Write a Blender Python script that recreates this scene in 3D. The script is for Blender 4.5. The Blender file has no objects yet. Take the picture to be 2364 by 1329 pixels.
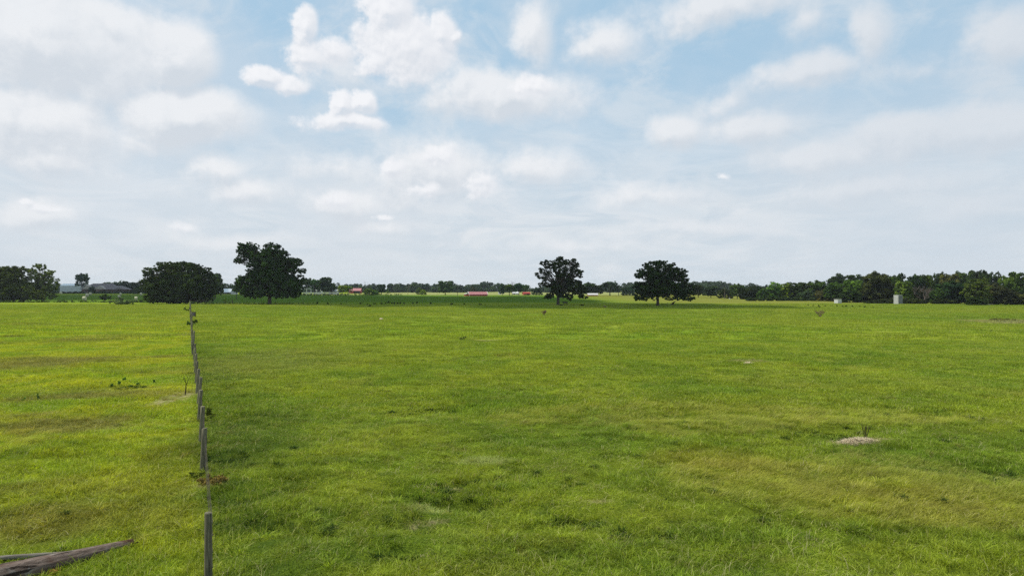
import bpy, math, random
import numpy as np
R = math.radians
sc = bpy.context.scene
COL = sc.collection

# ------------------------------------------------------------------ camera
H = 5.6           # eye height of the drone
F = 1600.0        # focal length in pixels of the 2364 px wide photograph
HOR = 665.0
cd = bpy.data.cameras.new("camera"); cam = bpy.data.objects.new("camera", cd); COL.objects.link(cam)
cd.sensor_width = 36; cd.lens = 36 * F / 2364; cd.clip_start = .1; cd.clip_end = 9000
cam.location = (0, 0, H); cam.rotation_euler = (R(90), 0, 0)
sc.camera = cam

# ------------------------------------------------------------------ exposure
sc.view_settings.view_transform = 'Standard'; sc.view_settings.look = 'None'
sc.view_settings.gamma = 1; sc.view_settings.exposure = 0.0; sc.view_settings.use_curve_mapping = False
sc.cycles.use_denoising = False
sc.cycles.max_bounces = 6; sc.cycles.transmission_bounces = 4; sc.cycles.transparent_max_bounces = 4
sc.cycles.volume_bounces = 0

# ------------------------------------------------------------------ sun
SUN_EL = R(61); SUN_AZ = R(-82)          # azimuth from +Y towards +X
SDIR = (math.sin(SUN_AZ) * math.cos(SUN_EL), math.cos(SUN_AZ) * math.cos(SUN_EL), math.sin(SUN_EL))
sl = bpy.data.lights.new("sun", 'SUN'); so = bpy.data.objects.new("sun", sl); COL.objects.link(so)
sl.energy = 4.7; sl.angle = R(.5); sl.color = (1, .95, .86)
from mathutils import Vector, Matrix
so.rotation_euler = Vector(SDIR).to_track_quat('Z', 'Y').to_euler()
so.location = (0, 0, 50)

# ------------------------------------------------------------------ node helper
class NT:
    def __init__(s, tree): s.t = tree; s.n = tree.nodes; s.l = tree.links
    def new(s, typ, **kw):
        n = s.n.new(typ)
        for k, v in kw.items(): setattr(n, k, v)
        return n
    def put(s, sock, v):
        if hasattr(v, 'is_output') or isinstance(v, bpy.types.NodeSocket): s.l.new(v, sock)
        else: sock.default_value = v
    def m(s, op, a, b=None, c=None, clamp=False):
        n = s.n.new('ShaderNodeMath'); n.operation = op; n.use_clamp = clamp
        s.put(n.inputs[0], a)
        if b is not None: s.put(n.inputs[1], b)
        if c is not None: s.put(n.inputs[2], c)
        return n.outputs[0]
    def v(s, op, a, b=None, c=None, scale=None):
        n = s.n.new('ShaderNodeVectorMath'); n.operation = op
        s.put(n.inputs[0], a)
        if b is not None: s.put(n.inputs[1], b)
        if c is not None: s.put(n.inputs[2], c)
        if scale is not None: s.put(n.inputs[3], scale)
        return n.outputs['Value'] if op in ('LENGTH', 'DOT_PRODUCT') else n.outputs[0]
    def noise(s, vec, scale, detail=4, rough=.5, dist=0, col=False, dims='3D'):
        n = s.n.new('ShaderNodeTexNoise'); n.noise_dimensions = dims
        s.put(n.inputs['Vector'], vec)
        n.inputs['Scale'].default_value = scale; n.inputs['Detail'].default_value = detail
        n.inputs['Roughness'].default_value = rough; n.inputs['Distortion'].default_value = dist
        return n.outputs['Color'] if col else n.outputs[0]
    def rng(s, v, a, b, c=0., d=1., smooth=True):
        n = s.n.new('ShaderNodeMapRange'); n.interpolation_type = 'SMOOTHSTEP' if smooth else 'LINEAR'
        s.put(n.inputs[0], v)
        for i, q in enumerate((a, b, c, d)): s.put(n.inputs[1 + i], q)
        return n.outputs[0]
    def mix(s, f, a, b, blend='MIX'):
        n = s.n.new('ShaderNodeMix'); n.data_type = 'RGBA'; n.blend_type = blend
        s.put(n.inputs[0], f)
        s.put(n.inputs[6], a if not isinstance(a, tuple) else (a + (1,))[:4])
        s.put(n.inputs[7], b if not isinstance(b, tuple) else (b + (1,))[:4])
        return n.outputs[2]
    def comb(s, x, y, z=0.):
        n = s.n.new('ShaderNodeCombineXYZ')
        for i, q in enumerate((x, y, z)): s.put(n.inputs[i], q)
        return n.outputs[0]
    def sep(s, v):
        n = s.n.new('ShaderNodeSeparateXYZ'); s.put(n.inputs[0], v); return n.outputs

def lin(c):
    return tuple(((x / 255) / 12.92 if x / 255 <= .04045 else ((x / 255 + .055) / 1.055) ** 2.4) for x in c)

# ------------------------------------------------------------------ sky
SKY_STRENGTH = 0.1
world = bpy.data.worlds.new("World"); sc.world = world; world.use_nodes = True
W = NT(world.node_tree); W.n.clear()
def azel(px, py):
    a = math.atan((px - 1182) / F); e = math.atan((HOR - py) / F * math.cos(a)); return a, e
# (photo x, y, half width, half height, weight) of the clouds, turned into azimuth and elevation
SOFT = [(1000,400,150,75,.95),(780,470,115,42,.85),(95,490,130,42,.85),(1240,390,115,52,.8),(520,545,160,26,.6),(1500,455,160,30,.65),(2010,440,210,42,.75),(1650,525,210,26,.6),(2210,490,160,30,.6),(890,520,90,24,.7),(560,440,120,30,.6),(1330,560,220,24,.5),(120,95,320,135,1.45),(410,125,100,85,1.3),(60,280,260,85,1.1),(250,60,130,80,1.0),(120,360,190,50,.7),(430,265,175,66,1.45),(330,320,170,45,.6),(1170,222,190,55,1.05),
        (1060,190,80,40,.8),(1870,172,150,38,.95),(2010,90,55,75,.8),(1555,302,85,42,1.0),(1740,300,130,38,.8),
        (1690,230,60,50,.6),(2240,305,360,62,1.0),(1900,370,200,50,.7),(1390,92,105,48,.8),(1660,15,190,45,.8),
        (1228,75,48,85,.85),(2320,60,110,75,.8),(500,395,65,38,.8),(200,395,120,30,.35),(790,390,150,35,.5),(770,150,110,60,.6),
        (1220,400,110,45,.5),(940,120,150,110,.6),(2100,170,300,40,.35),(1020,440,170,80,.55),(1860,60,90,45,.45)]
CRISP = [(935,108,108,72,1.2),(895,30,62,62,1.2),(1015,75,42,48,1.1),(862,135,50,40,1.0),(1045,80,22,16,.9),(706,68,32,40,1.05),(705,130,48,36,1.0),(765,120,62,34,.75),
         (607,172,60,24,1.05),(672,190,52,20,.95),(785,245,30,34,1.2),(838,240,32,30,1.15),(800,285,95,24,.95),(905,384,34,24,.85),
         (1020,362,56,34,.72),(985,436,42,24,.72),(1112,425,44,36,.7),(775,460,60,22,.7),(60,470,28,10,.62),(120,485,62,14,.6),
         (1667,402,20,11,.55),(888,508,26,7,.7),(432,530,34,16,.55),(1238,208,60,30,.8)]
def cloud_group(name, blobs, warp_amp, edge, wscale):
    g = bpy.data.node_groups.new(name, 'ShaderNodeTree')
    g.interface.new_socket('P', in_out='INPUT', socket_type='NodeSocketVector')
    g.interface.new_socket('D', in_out='OUTPUT', socket_type='NodeSocketFloat')
    G = NT(g); gi = g.nodes.new('NodeGroupInput'); go = g.nodes.new('NodeGroupOutput')
    p = gi.outputs[0]
    w1 = G.v('SUBTRACT', G.noise(p, wscale, 5, .6, col=True), (.5, .5, .5))
    q = G.v('ADD', p, G.v('MULTIPLY', w1, (warp_amp, warp_amp * .8, 0)))
    cur = None
    for (bx, by, rx, ry, w) in blobs:
        a, e = azel(bx, by); ca = math.cos(a) ** 2
        ix, iy = F / rx / ca, F / ry / math.cos(a)
        d = G.v('MULTIPLY_ADD', q, (ix, iy, 0), (-a * ix, -e * iy, 0))
        val = G.m('MULTIPLY', G.m('SUBTRACT', 1.35, G.v('LENGTH', d)), w)
        if cur is None: cur = val
        else:
            n = g.nodes.new('ShaderNodeMath'); n.operation = 'SMOOTH_MAX'
            G.l.new(cur, n.inputs[0]); G.l.new(val, n.inputs[1]); n.inputs[2].default_value = .25; cur = n.outputs[0]
    fb = G.m('SUBTRACT', G.noise(p, wscale * 2., 7, .6), .5)
    G.l.new(G.m('ADD', cur, G.m('MULTIPLY', fb, edge)), go.inputs[0])
    return g
tc = W.new('ShaderNodeTexCoord'); D = tc.outputs['Generated']
X, Y, Z = W.sep(D)[:3]
az = W.m('ARCTAN2', X, Y); el = W.m('ARCSINE', Z)
P = W.comb(az, el, 0.)
gS = cloud_group('soft clouds', SOFT, .075, 1.5, 7.); gC = cloud_group('crisp clouds', CRISP, .045, 1.25, 14.)
def use(g, p):
    n = W.new('ShaderNodeGroup'); n.node_tree = g; W.put(n.inputs[0], p); return n.outputs[0]
dS, dC = use(gS, P), use(gC, P)
P2 = W.v('ADD', P, (-.006, .016, 0)); dS2, dC2 = use(gS, P2), use(gC, W.v('ADD', P, (-.003, .006, 0)))
sky = W.new('ShaderNodeTexSky', sky_type='NISHITA', sun_disc=False)
sky.sun_elevation = SUN_EL; sky.sun_rotation = SUN_AZ; sky.air_density = 1.0; sky.dust_density = 1.2; sky.ozone_density = 1.4
K = 1 / SKY_STRENGTH
def kc(rgb, k=1.0): return tuple(x * K * k for x in lin(rgb))
base = W.mix(.85, sky.outputs[0], kc((170, 206, 231)))
# pale veil that thickens towards the horizon
zz_ = W.m('MAXIMUM', W.m('ADD', Z, .09), .03)
P3 = W.v('DIVIDE', W.comb(X, Y, 0.), W.comb(zz_, zz_, 1.))
streak = W.noise(P3, .7, 8, .62, 1.6)
big = W.noise(P, 3.1, 6, .6, .5); patch = W.noise(W.v('MULTIPLY', P, (1., 1.7, 1.)), 7.5, 7, .62, .7)
veil = W.rng(el, .32, .08, .06, .93)
veil = W.m('ADD', veil, W.m('MULTIPLY', W.m('SUBTRACT', streak, .5), W.rng(el, .4, .1, .2, .5)), clamp=True)
strat = W.noise(W.v('MULTIPLY', P, (1., 3.2, 1.)), 8.5, 8, .62, .9)
veilc = W.mix(W.m('ADD', W.m('MULTIPLY', W.rng(streak, .34, .66), .35), W.m('MULTIPLY', W.rng(strat, .40, .60), .65)), kc((205, 217, 227)), kc((231, 235, 239)))
base = W.mix(veil, base, veilc)
base = W.mix(W.rng(patch, .44, .68, 0, .55), base, kc((221, 228, 234)))
base = W.mix(W.m('MULTIPLY', W.rng(big, .42, .66, 0, .5), 1.), base, kc((211, 221, 231)))
right = W.rng(az, .05, .65, 0, 1)
# soft clouds
aS = W.rng(dS, .0, .85, 0, .93)
fold = W.noise(P, 22., 7, .62, .9)
sh = W.m('ADD', W.rng(W.m('SUBTRACT', dS, dS2), -.5, .45), W.m('MULTIPLY', W.m('SUBTRACT', fold, .5), .9), clamp=True)
cS = W.mix(sh, kc((212, 219, 227)), kc((239, 241, 244)))
cS = W.mix(W.m('MULTIPLY', right, .5), cS, kc((208, 216, 225)))
base = W.mix(aS, base, cS)
aC = W.rng(dC, .13, .70, 0, .96)
lit = W.rng(W.m('SUBTRACT', dC, dC2), -.55, .45)
aC = W.m('MULTIPLY', aC, W.rng(lit, .0, .5, .72, 1.))
fold2 = W.noise(P, 30., 3, .5, .5)
shc = W.m('ADD', lit, W.m('MULTIPLY', W.m('SUBTRACT', fold2, .5), .7), clamp=True)
cC = W.mix(shc, kc((218, 223, 231)), kc((246, 247, 250)))
base = W.mix(aC, base, cC)
# low haze by the horizon, greyer to the right
base = W.mix(W.rng(el, .15, .0, 0, .5), base, kc((217, 224, 230)))
base = W.mix(W.m('MULTIPLY', right, W.rng(el, .3, 0., .2, .45)), base, kc((199, 212, 224)))
bg = W.new('ShaderNodeBackground'); bg.inputs['Strength'].default_value = SKY_STRENGTH
W.l.new(base, bg.inputs['Color']); wo = W.new('ShaderNodeOutputWorld'); W.l.new(bg.outputs[0], wo.inputs['Surface'])

# ------------------------------------------------------------------ places, noise, terrain
def gp(px, py): d = F * H / (py - HOR); return ((px - 1182) / F * d, d)
def xat(px, d): return (px - 1182) / F * d
def _h(ix, iy, s):
    n = (ix.astype(np.int64) * 374761393 + iy.astype(np.int64) * 668265263 + s * 974634777) & 0xffffffff
    n = ((n ^ (n >> 13)) * 1274126177) & 0xffffffff
    return ((n ^ (n >> 16)) & 0xffffff) / float(0xffffff)
def vn(x, y, s=0):
    x = np.asarray(x, float); y = np.asarray(y, float)
    ix, iy = np.floor(x), np.floor(y); fx, fy = x - ix, y - iy
    fx = fx * fx * (3 - 2 * fx); fy = fy * fy * (3 - 2 * fy)
    a = _h(ix, iy, s); b = _h(ix + 1, iy, s); c = _h(ix, iy + 1, s); d = _h(ix + 1, iy + 1, s)
    return (a + (b - a) * fx) * (1 - fy) + (c + (d - c) * fx) * fy
def fbm(x, y, s=0, o=3):
    v = 0; t = 0; a = 1.
    for k in range(o):
        v = v + a * vn(x * 2 ** k, y * 2 ** k, s + 7 * k); t += a; a *= .5
    return v / t
PITS = [(945,1137,.5,.30),(1034,1155,.55,.34),(1090,1168,.5,.22),(1040,1118,.35,.2),(928,1215,.4,.2),(925,1285,.35,.2),(1130,1107,.3,.16),
        (1203,1090,.3,.18),(1290,1115,.3,.12),(1000,945,1.4,.16),(1430,1048,.3,.14),(300,895,.6,.08),(1925,1000,.9,.16),(2300,1095,.8,.16),
        (555,1150,.4,.15),(520,1060,.5,.12),(640,1215,.5,.16),(1480,1240,.4,.15),(1330,1200,.4,.14),(2130,960,1.0,.1)]
PITW = [gp(a, b) + (r * 1.1, dp * 1.5) for a, b, r, dp in PITS]
def hgt(x, y):
    x = np.asarray(x, float); y = np.asarray(y, float)
    r = np.hypot(x, y); near = np.clip(1 - (r - 40) / 90, .0, 1)
    z = (fbm(x / 3.1, y / 3.1, 3, 3) - .5) * .24 * near + (fbm(x / .9, y / .9, 5, 2) - .5) * .17 * near
    z = z + (fbm(x / 26, y / 26, 9, 2) - .5) * .35 * np.clip((r - 6) / 30, .2, 1)
    for (a, b, rr, dp) in PITW:
        z = z - dp * np.exp(-(((x - a) / (rr * 1.5)) ** 2 + ((y - b) / rr) ** 2))
    return z
def hz(x, y): return float(hgt(x, y))

# ------------------------------------------------------------------ tagging and meshes
def tag(o, label=None, cat=None, group=None, kind=None):
    if label: o['label'] = label
    if cat: o['category'] = cat
    if group: o['group'] = group
    if kind: o['kind'] = kind
    return o
def empty(name, loc, rz=0):
    o = bpy.data.objects.new(name, None); COL.objects.link(o); o.location = loc; o.rotation_euler = (0, 0, rz)
    o.empty_display_size = .3; return o
def link(name, me, mat=None, parent=None, loc=(0, 0, 0)):
    o = bpy.data.objects.new(name, me); COL.objects.link(o); o.location = loc
    if mat and not me.materials: me.materials.append(mat)
    if parent: o.parent = parent
    return o
def npmesh(name, verts, faces_idx, k, attrs=None, smooth=False):
    """verts (N,3); faces_idx (M,k) all k-gons"""
    me = bpy.data.meshes.new(name)
    verts = np.asarray(verts, np.float32); f = np.asarray(faces_idx, np.int32)
    me.vertices.add(len(verts)); me.vertices.foreach_set('co', verts.ravel())
    me.loops.add(f.size); me.loops.foreach_set('vertex_index', f.ravel())
    me.polygons.add(len(f)); me.polygons.foreach_set('loop_start', np.arange(0, f.size, k, dtype=np.int32))
    me.polygons.foreach_set('loop_total', np.full(len(f), k, np.int32))
    if smooth: me.polygons.foreach_set('use_smooth', np.ones(len(f), bool))
    me.update(calc_edges=True)
    for an, av in (attrs or {}).items():
        at = me.attributes.new(an, 'FLOAT', 'POINT'); at.data.foreach_set('value', np.asarray(av, np.float32))
    return me
class MB:
    """collects boxes, tubes and free faces into one mesh"""
    def __init__(s): s.v = []; s.f = []
    def add(s, vs, fs):
        b = len(s.v); s.v += [tuple(map(float, q)) for q in vs]; s.f += [tuple(i + b for i in q) for q in fs]; return s
    def box(s, c, d, rz=0., rx=0., ry=0.):
        M = Matrix.Rotation(rz, 3, 'Z') @ Matrix.Rotation(ry, 3, 'Y') @ Matrix.Rotation(rx, 3, 'X')
        vs = [Vector(c) + M @ Vector((sx * d[0] / 2, sy * d[1] / 2, sz * d[2] / 2)) for sx in (-1, 1) for sy in (-1, 1) for sz in (-1, 1)]
        return s.add(vs, [(0, 1, 3, 2), (4, 6, 7, 5), (0, 4, 5, 1), (2, 3, 7, 6), (0, 2, 6, 4), (1, 5, 7, 3)])
    def tube(s, pts, rad, n=8, cap=True, wob=0., rng=None):
        pts = [Vector(p) for p in pts]; vs = []; 
        for i, p in enumerate(pts):
            t = (pts[min(i + 1, len(pts) - 1)] - pts[max(i - 1, 0)]).normalized()
            a = Vector((0, 0, 1)) if abs(t.z) < .9 else Vector((1, 0, 0))
            u = t.cross(a).normalized(); w = t.cross(u)
            for k in range(n):
                an = 2 * math.pi * k / n; r = rad[i] * (1 + (wob * (rng.random() - .5) if rng else 0))
                vs.append(p + u * math.cos(an) * r + w * math.sin(an) * r)
        fs = [(i * n + k, i * n + (k + 1) % n, (i + 1) * n + (k + 1) % n, (i + 1) * n + k) for i in range(len(pts) - 1) for k in range(n)]
        if cap: fs += [tuple(range(n - 1, -1, -1)), tuple(range((len(pts) - 1) * n, len(pts) * n))]
        return s.add(vs, fs)
    def prism(s, prof, y0, y1, axis='y'):
        """profile in x,z extruded along y"""
        n = len(prof)
        vs = [(x, y0, z) for x, z in prof] + [(x, y1, z) for x, z in prof]
        fs = [tuple(range(n)), tuple(range(2 * n - 1, n - 1, -1))] + [(i, i + n, (i + 1) % n + n, (i + 1) % n) for i in range(n)]
        return s.add(vs, fs)
    def mesh(s, name, smooth=False):
        me = bpy.data.meshes.new(name); me.from_pydata(s.v, [], s.f); me.update()
        if smooth:
            for p in me.polygons: p.use_smooth = True
        return me
    def build(s, name, mat, parent=None, loc=(0, 0, 0), smooth=False): return link(name, s.mesh(name, smooth), mat, parent, loc)

# ------------------------------------------------------------------ materials
def mat(name):
    m = bpy.data.materials.new(name); m.use_nodes = True; m.node_tree.nodes.clear(); return m, NT(m.node_tree)
def out(N, sh, disp=None):
    o = N.new('ShaderNodeOutputMaterial'); N.l.new(sh, o.inputs['Surface']); return o
def bsdf(N, col, rough=.85, spec=.2, bump=None, metal=0.):
    b = N.new('ShaderNodeBsdfPrincipled'); N.put(b.inputs['Base Color'], col if not isinstance(col, tuple) else (col + (1,))[:4])
    N.put(b.inputs['Roughness'], rough); b.inputs['Specular IOR Level'].default_value = spec; b.inputs['Metallic'].default_value = metal
    if bump is not None:
        bn = N.new('ShaderNodeBump'); N.l.new(bump[0], bn.inputs['Height']); bn.inputs['Strength'].default_value = bump[1]
        bn.inputs['Distance'].default_value = bump[2]; N.l.new(bn.outputs[0], b.inputs['Normal'])
    return b.outputs[0]
def plain(name, col, rough=.8, var=.25, scale=2., spec=.2, metal=0., stretch=(1, 1, 1), bump=.3):
    m, N = mat(name); t = N.new('ShaderNodeTexCoord')
    v = N.v('MULTIPLY', t.outputs['Object'], stretch)
    n1 = N.noise(v, scale, 5, .6)
    dark = tuple(c * (1 - var) for c in col); lite = tuple(min(1, c * (1 + var)) for c in col)
    out(N, bsdf(N, N.mix(N.rng(n1, .3, .7), dark, lite), rough, spec, (n1, bump, .02), metal)); return m
M_ = {}
# -- field colour: one node group used by the soil sheet and by the grass on it
fg = bpy.data.node_groups.new('field colour', 'ShaderNodeTree')
fg.interface.new_socket('Color', in_out='OUTPUT', socket_type='NodeSocketColor')
fg.interface.new_socket('Straw', in_out='OUTPUT', socket_type='NodeSocketFloat')
G = NT(fg); go = fg.nodes.new('NodeGroupOutput'); geo = G.new('ShaderNodeNewGeometry')
pos = G.v('MULTIPLY', geo.outputs['Position'], (1, 1, 0)); gx, gy, _ = G.sep(pos)[:3]
wob = G.v('SUBTRACT', G.noise(pos, .12, 4, .6, col=True), (.5, .5, .5))
n_big = G.noise(pos, .028, 5, .6, .6); n_mid = G.noise(pos, .16, 5, .62, .6); n_sm = G.noise(pos, .8, 5, .65, .5); n_ti = G.noise(pos, 1.9, 4, .65, .6)
n_str = G.noise(G.v('MULTIPLY', pos, (.35, 1., 1.)), .11, 5, .62, .8)
GREEN, LUSH, YEL, OLV = (.120,.218,.013), (.038,.110,.009), (.255,.30,.020), (.24,.262,.040)
c = G.mix(G.rng(n_mid, .28, .72), GREEN, YEL)
c = G.mix(G.rng(n_big, .40, .66, 0, .65), c, YEL)
c = G.mix(G.m('MULTIPLY', G.rng(n_sm, .50, .70, 0, .6), G.rng(gy, 120., 30., .35, 1.)), c, LUSH)
c = G.mix(G.rng(n_mid, .60, .35, 0, .22), c, LUSH)
c = G.mix(G.m('MULTIPLY', G.rng(n_ti, .55, .70, 0, .6), G.rng(gy, 50., 22., .05, 1.)), c, (.022,.062,.007))
n_ol = G.noise(pos, .075, 5, .65, .9)
c = G.mix(G.rng(n_ol, .50, .76, 0, .7), c, OLV)
# left of the fence the pasture is brighter with brownish worn patches
lf = G.m('ADD', G.m('MULTIPLY', gy, -.4656), .36)
left = G.rng(G.m('SUBTRACT', lf, gx), -.6, .6)
cl = G.mix(G.rng(n_mid, .38, .62), (.21,.31,.012), (.37,.385,.016))
cl = G.mix(G.rng(n_str, .53, .66, 0, .85), cl, (.20,.16,.055))
cl = G.mix(G.rng(n_sm, .56, .75, 0, .6), cl, (.06,.14,.010))
nearL = G.rng(gy, 14., 26., .65, .95)
fdx = G.m('SUBTRACT', gx, lf)
c = G.mix(G.m('MULTIPLY', left, nearL), c, cl)
stripb = G.m('MULTIPLY', G.m('MULTIPLY', G.rng(fdx, -.2, .5), G.rng(fdx, 4.5, 1.2)), G.rng(n_sm, .35, .6, .15, .65))
c = G.mix(G.m('MULTIPLY', stripb, G.rng(gy, 110., 40., .15, 1.)), c, (.035,.085,.010))
def ell(px, py, rx, ry, rot=0., soft=.5, d=None):
    x, y = gp(px, py) if d is None else (xat(px, d), d)
    q = G.v('ADD', G.v('SUBTRACT', pos, (x, y, 0)), G.v('MULTIPLY', wob, (rx * .9, rx * .9, 0)))
    if rot:
        n = G.new('ShaderNodeVectorRotate', rotation_type='Z_AXIS'); G.l.new(q, n.inputs['Vector']); n.inputs['Angle'].default_value = -rot; q = n.outputs[0]
    L = G.v('LENGTH', G.v('MULTIPLY', q, (1 / rx, 1 / ry, 0)))
    return G.rng(L, 1 + soft, 1 - soft)
# worn and seedy zones of the photograph
c = G.mix(G.m('MULTIPLY', ell(80, 838, 4.6, 5.), .8), c, (.20,.155,.06))
c = G.mix(G.m('MULTIPLY', ell(240, 778, 4.5, 8.), .55), c, (.19,.16,.05))
c = G.mix(G.m('MULTIPLY', ell(110, 1205, 1.5, 1.3), .75), c, (.19,.15,.03))
c = G.mix(G.m('MULTIPLY', ell(1900, 1130, 4.6, 2.6), .5), c, (.24,.255,.022))
c = G.mix(G.m('MULTIPLY', ell(1640, 1062, 1.8, 2.), .6), c, (.27,.235,.02))
c = G.mix(G.m('MULTIPLY', ell(2120, 1165, 2.2, 1.8), .55), c, (.26,.235,.025))
c = G.mix(G.m('MULTIPLY', ell(1115, 1062, .9, .5), .7), c, (.36,.40,.15))
c = G.mix(G.m('MULTIPLY', ell(990, 1172, .5, .5), .6), c, (.38,.40,.18))
c = G.mix(G.m('MULTIPLY', ell(1650, 950, 6.5, 4.5), .45), c, (.205,.225,.018))
c = G.mix(G.m('MULTIPLY', ell(640, 830, 5, 10.), .5), c, (.20,.20,.06))
c = G.mix(G.m('MULTIPLY', ell(560, 1010, 2.2, 5.), .6), c, (.045,.10,.014))
c = G.mix(G.m('MULTIPLY', ell(1270, 1000, 4.0, 3.4), .4), c, (.055,.135,.010))
c = G.mix(G.m('MULTIPLY', ell(2250, 734, 13., 5.), .75), c, (.05,.12,.012))
# far fields: olive, then pale dry grass, hay field behind the left fence
far = G.rng(gy, 35., 140., 0, .72); c = G.mix(far, c, G.mix(G.rng(n_big, .35, .65), (.15,.225,.018), (.22,.26,.03)))
oc = G.m('MULTIPLY', G.rng(G.m('ADD', gy, G.m('MULTIPLY', wob, 0.)), 238., 262.), G.rng(gx, 20., 70.))
c = G.mix(G.m('MULTIPLY', oc, .85), c, (.19,.185,.04))
c = G.mix(G.m('MULTIPLY', G.rng(gy, 540., 560.), G.rng(gx, -190., -120.)), c, (.29,.30,.11))
hay = G.m('MULTIPLY', G.rng(gy, 262., 275.), G.rng(gx, 60., 20.))
c = G.mix(G.m('MULTIPLY', hay, G.rng(gy, 560., 540., 0., .8)), c, (.07,.14,.016))
# bare straw patches
st = ell(404, 920, .62, 2.3, R(3), .45)
for a in ((1985, 1019, 1.0, .5, R(8), .45), (1130, 786, 1.7, 1.2, 0, .5), (1728, 833, 1.5, .8, 0, .5), (2290, 738, 6., 1.6, 0, .5), (488, 1120, .35, .5, 0, .5),
          (1050, 1116, .3, .12, 0, .6), (985, 1205, .5, .12, 0, .6), (1385, 1160, .35, .12, 0, .6), (2355, 742, 9., 6.4, 0, .2)):
    st = G.m('MAXIMUM', st, ell(*a))
rnd = G.rng(G.noise(pos, .33, 4, .7, .5), .66, .78, 0, .7); st = G.m('MAXIMUM', st, rnd)
strawc = G.mix(G.rng(n_sm, .35, .65), (.27,.21,.115), (.40,.33,.2))
spec = G.noise(pos, .42, 6, .68, 1.2); spec2 = G.noise(pos, .07, 5, .6, .8)
gain = G.m('MULTIPLY', G.rng(spec, .30, .70, .80, 1.17), G.rng(spec2, .30, .70, .93, 1.08))
nfade = G.rng(gy, 130., 30.); gain = G.m('ADD', G.m('MULTIPLY', G.m('SUBTRACT', gain, 1.), G.m('ADD', G.m('MULTIPLY', nfade, .75), .25)), 1.17)
c = G.v('SCALE', c, scale=G.m('MULTIPLY', gain, G.rng(gy, 16., 40., .90, .98)))
brk = G.rng(G.noise(pos, 3.5, 4, .7), .38, .6, .25, 1.)
st = G.m('MULTIPLY', st, brk)
brn = G.noise(pos, .55, 5, .7, .8); c = G.mix(G.rng(brn, .58, .70, 0, .6), c, (.17,.125,.045))
c = G.mix(st, c, strawc)
G.l.new(c, go.inputs[0]); G.l.new(st, go.inputs[1])

m, N = mat('meadow sheet'); M_['ground'] = m
g = N.new('ShaderNodeGroup'); g.node_tree = fg
tcn = N.new('ShaderNodeNewGeometry'); pp = tcn.outputs['Position']
nb = N.noise(pp, 2.2, 6, .7); nf = N.noise(pp, 9., 5, .7)
nfar = N.noise(N.v('MULTIPLY', pp, (.5, 1, 1)), .35, 6, .7)
gy2 = N.sep(pp)[1]; nff = N.noise(pp, 26., 4, .7)
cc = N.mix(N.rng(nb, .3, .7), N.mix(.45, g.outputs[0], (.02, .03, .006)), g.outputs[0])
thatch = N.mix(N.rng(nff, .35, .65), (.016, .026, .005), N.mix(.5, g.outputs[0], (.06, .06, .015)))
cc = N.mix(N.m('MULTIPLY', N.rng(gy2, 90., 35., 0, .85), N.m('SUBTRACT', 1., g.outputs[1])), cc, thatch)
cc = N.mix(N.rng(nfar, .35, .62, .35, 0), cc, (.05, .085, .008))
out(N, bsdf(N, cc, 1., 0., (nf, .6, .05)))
def blade_mat(name, straw=0., seed=False, amp=.32):
    m, N = mat(name); g = N.new('ShaderNodeGroup'); g.node_tree = fg
    a = N.new('ShaderNodeAttribute'); a.attribute_name = 'tint'; b = N.new('ShaderNodeAttribute'); b.attribute_name = 'tip'
    t = a.outputs['Fac']; tip = b.outputs['Fac']
    brt = N.mix(.30, N.mix(1., g.outputs[0], (1.7, 1.65, 2.), 'MULTIPLY'), (.42,.46,.07))
    c = N.mix(N.rng(t, .35, .9, 0, .9, False), g.outputs[0], brt)
    c = N.mix(N.rng(t, .0, .35, .65, 0, False), c, (.022,.06,.007))
    c = N.mix(N.m('MULTIPLY', N.rng(t, .93, .96), .9), c, (.50,.44,.22))
    c = N.mix(N.m('MULTIPLY', tip, .22 if not seed else .65), c, (.33,.41,.05) if not seed else (.46,.43,.10))
    oi = N.new('ShaderNodeObjectInfo'); c = N.v('SCALE', c, scale=N.rng(oi.outputs['Random'], 0, 1, 1 - amp, 1 + amp, False))
    if straw: c = N.mix(straw, c, (.50,.42,.25))
    d = N.new('ShaderNodeBsdfDiffuse'); N.l.new(c, d.inputs[0]); tr = N.new('ShaderNodeBsdfTranslucent')
    N.l.new(N.mix(1., c, (1.15, 1.1, .55), 'MULTIPLY'), tr.inputs[0])
    gl = N.new('ShaderNodeBsdfGlossy'); gl.inputs[0].default_value = (.9, .95, .85, 1); gl.inputs['Roughness'].default_value = .45
    mx = N.new('ShaderNodeMixShader'); mx.inputs[0].default_value = .42; N.l.new(d.outputs[0], mx.inputs[1]); N.l.new(tr.outputs[0], mx.inputs[2])
    m2 = N.new('ShaderNodeMixShader'); m2.inputs[0].default_value = .008; N.l.new(mx.outputs[0], m2.inputs[1]); N.l.new(gl.outputs[0], m2.inputs[2])
    out(N, m2.outputs[0]); return m
M_['blade'] = blade_mat('grass blades'); M_['bladef'] = blade_mat('grass blades further off', amp=.13); M_['seedf'] = blade_mat('seeding grass further off', 0, True, amp=.12); M_['seed'] = blade_mat('seeding grass', 0, True); M_['straw'] = blade_mat('dry grass', .85); M_['pale'] = blade_mat('pale stems', .55)
m, N = mat('grass darkened as shade'); M_['rank'] = m; a = N.new('ShaderNodeAttribute'); a.attribute_name = 'tint'  # near-black green puts the shade of the hollows into the grass colour
out(N, bsdf(N, N.mix(N.rng(a.outputs['Fac'], .2, 1), (.014, .036, .008), (.05, .10, .016)), .9, .05))
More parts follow.
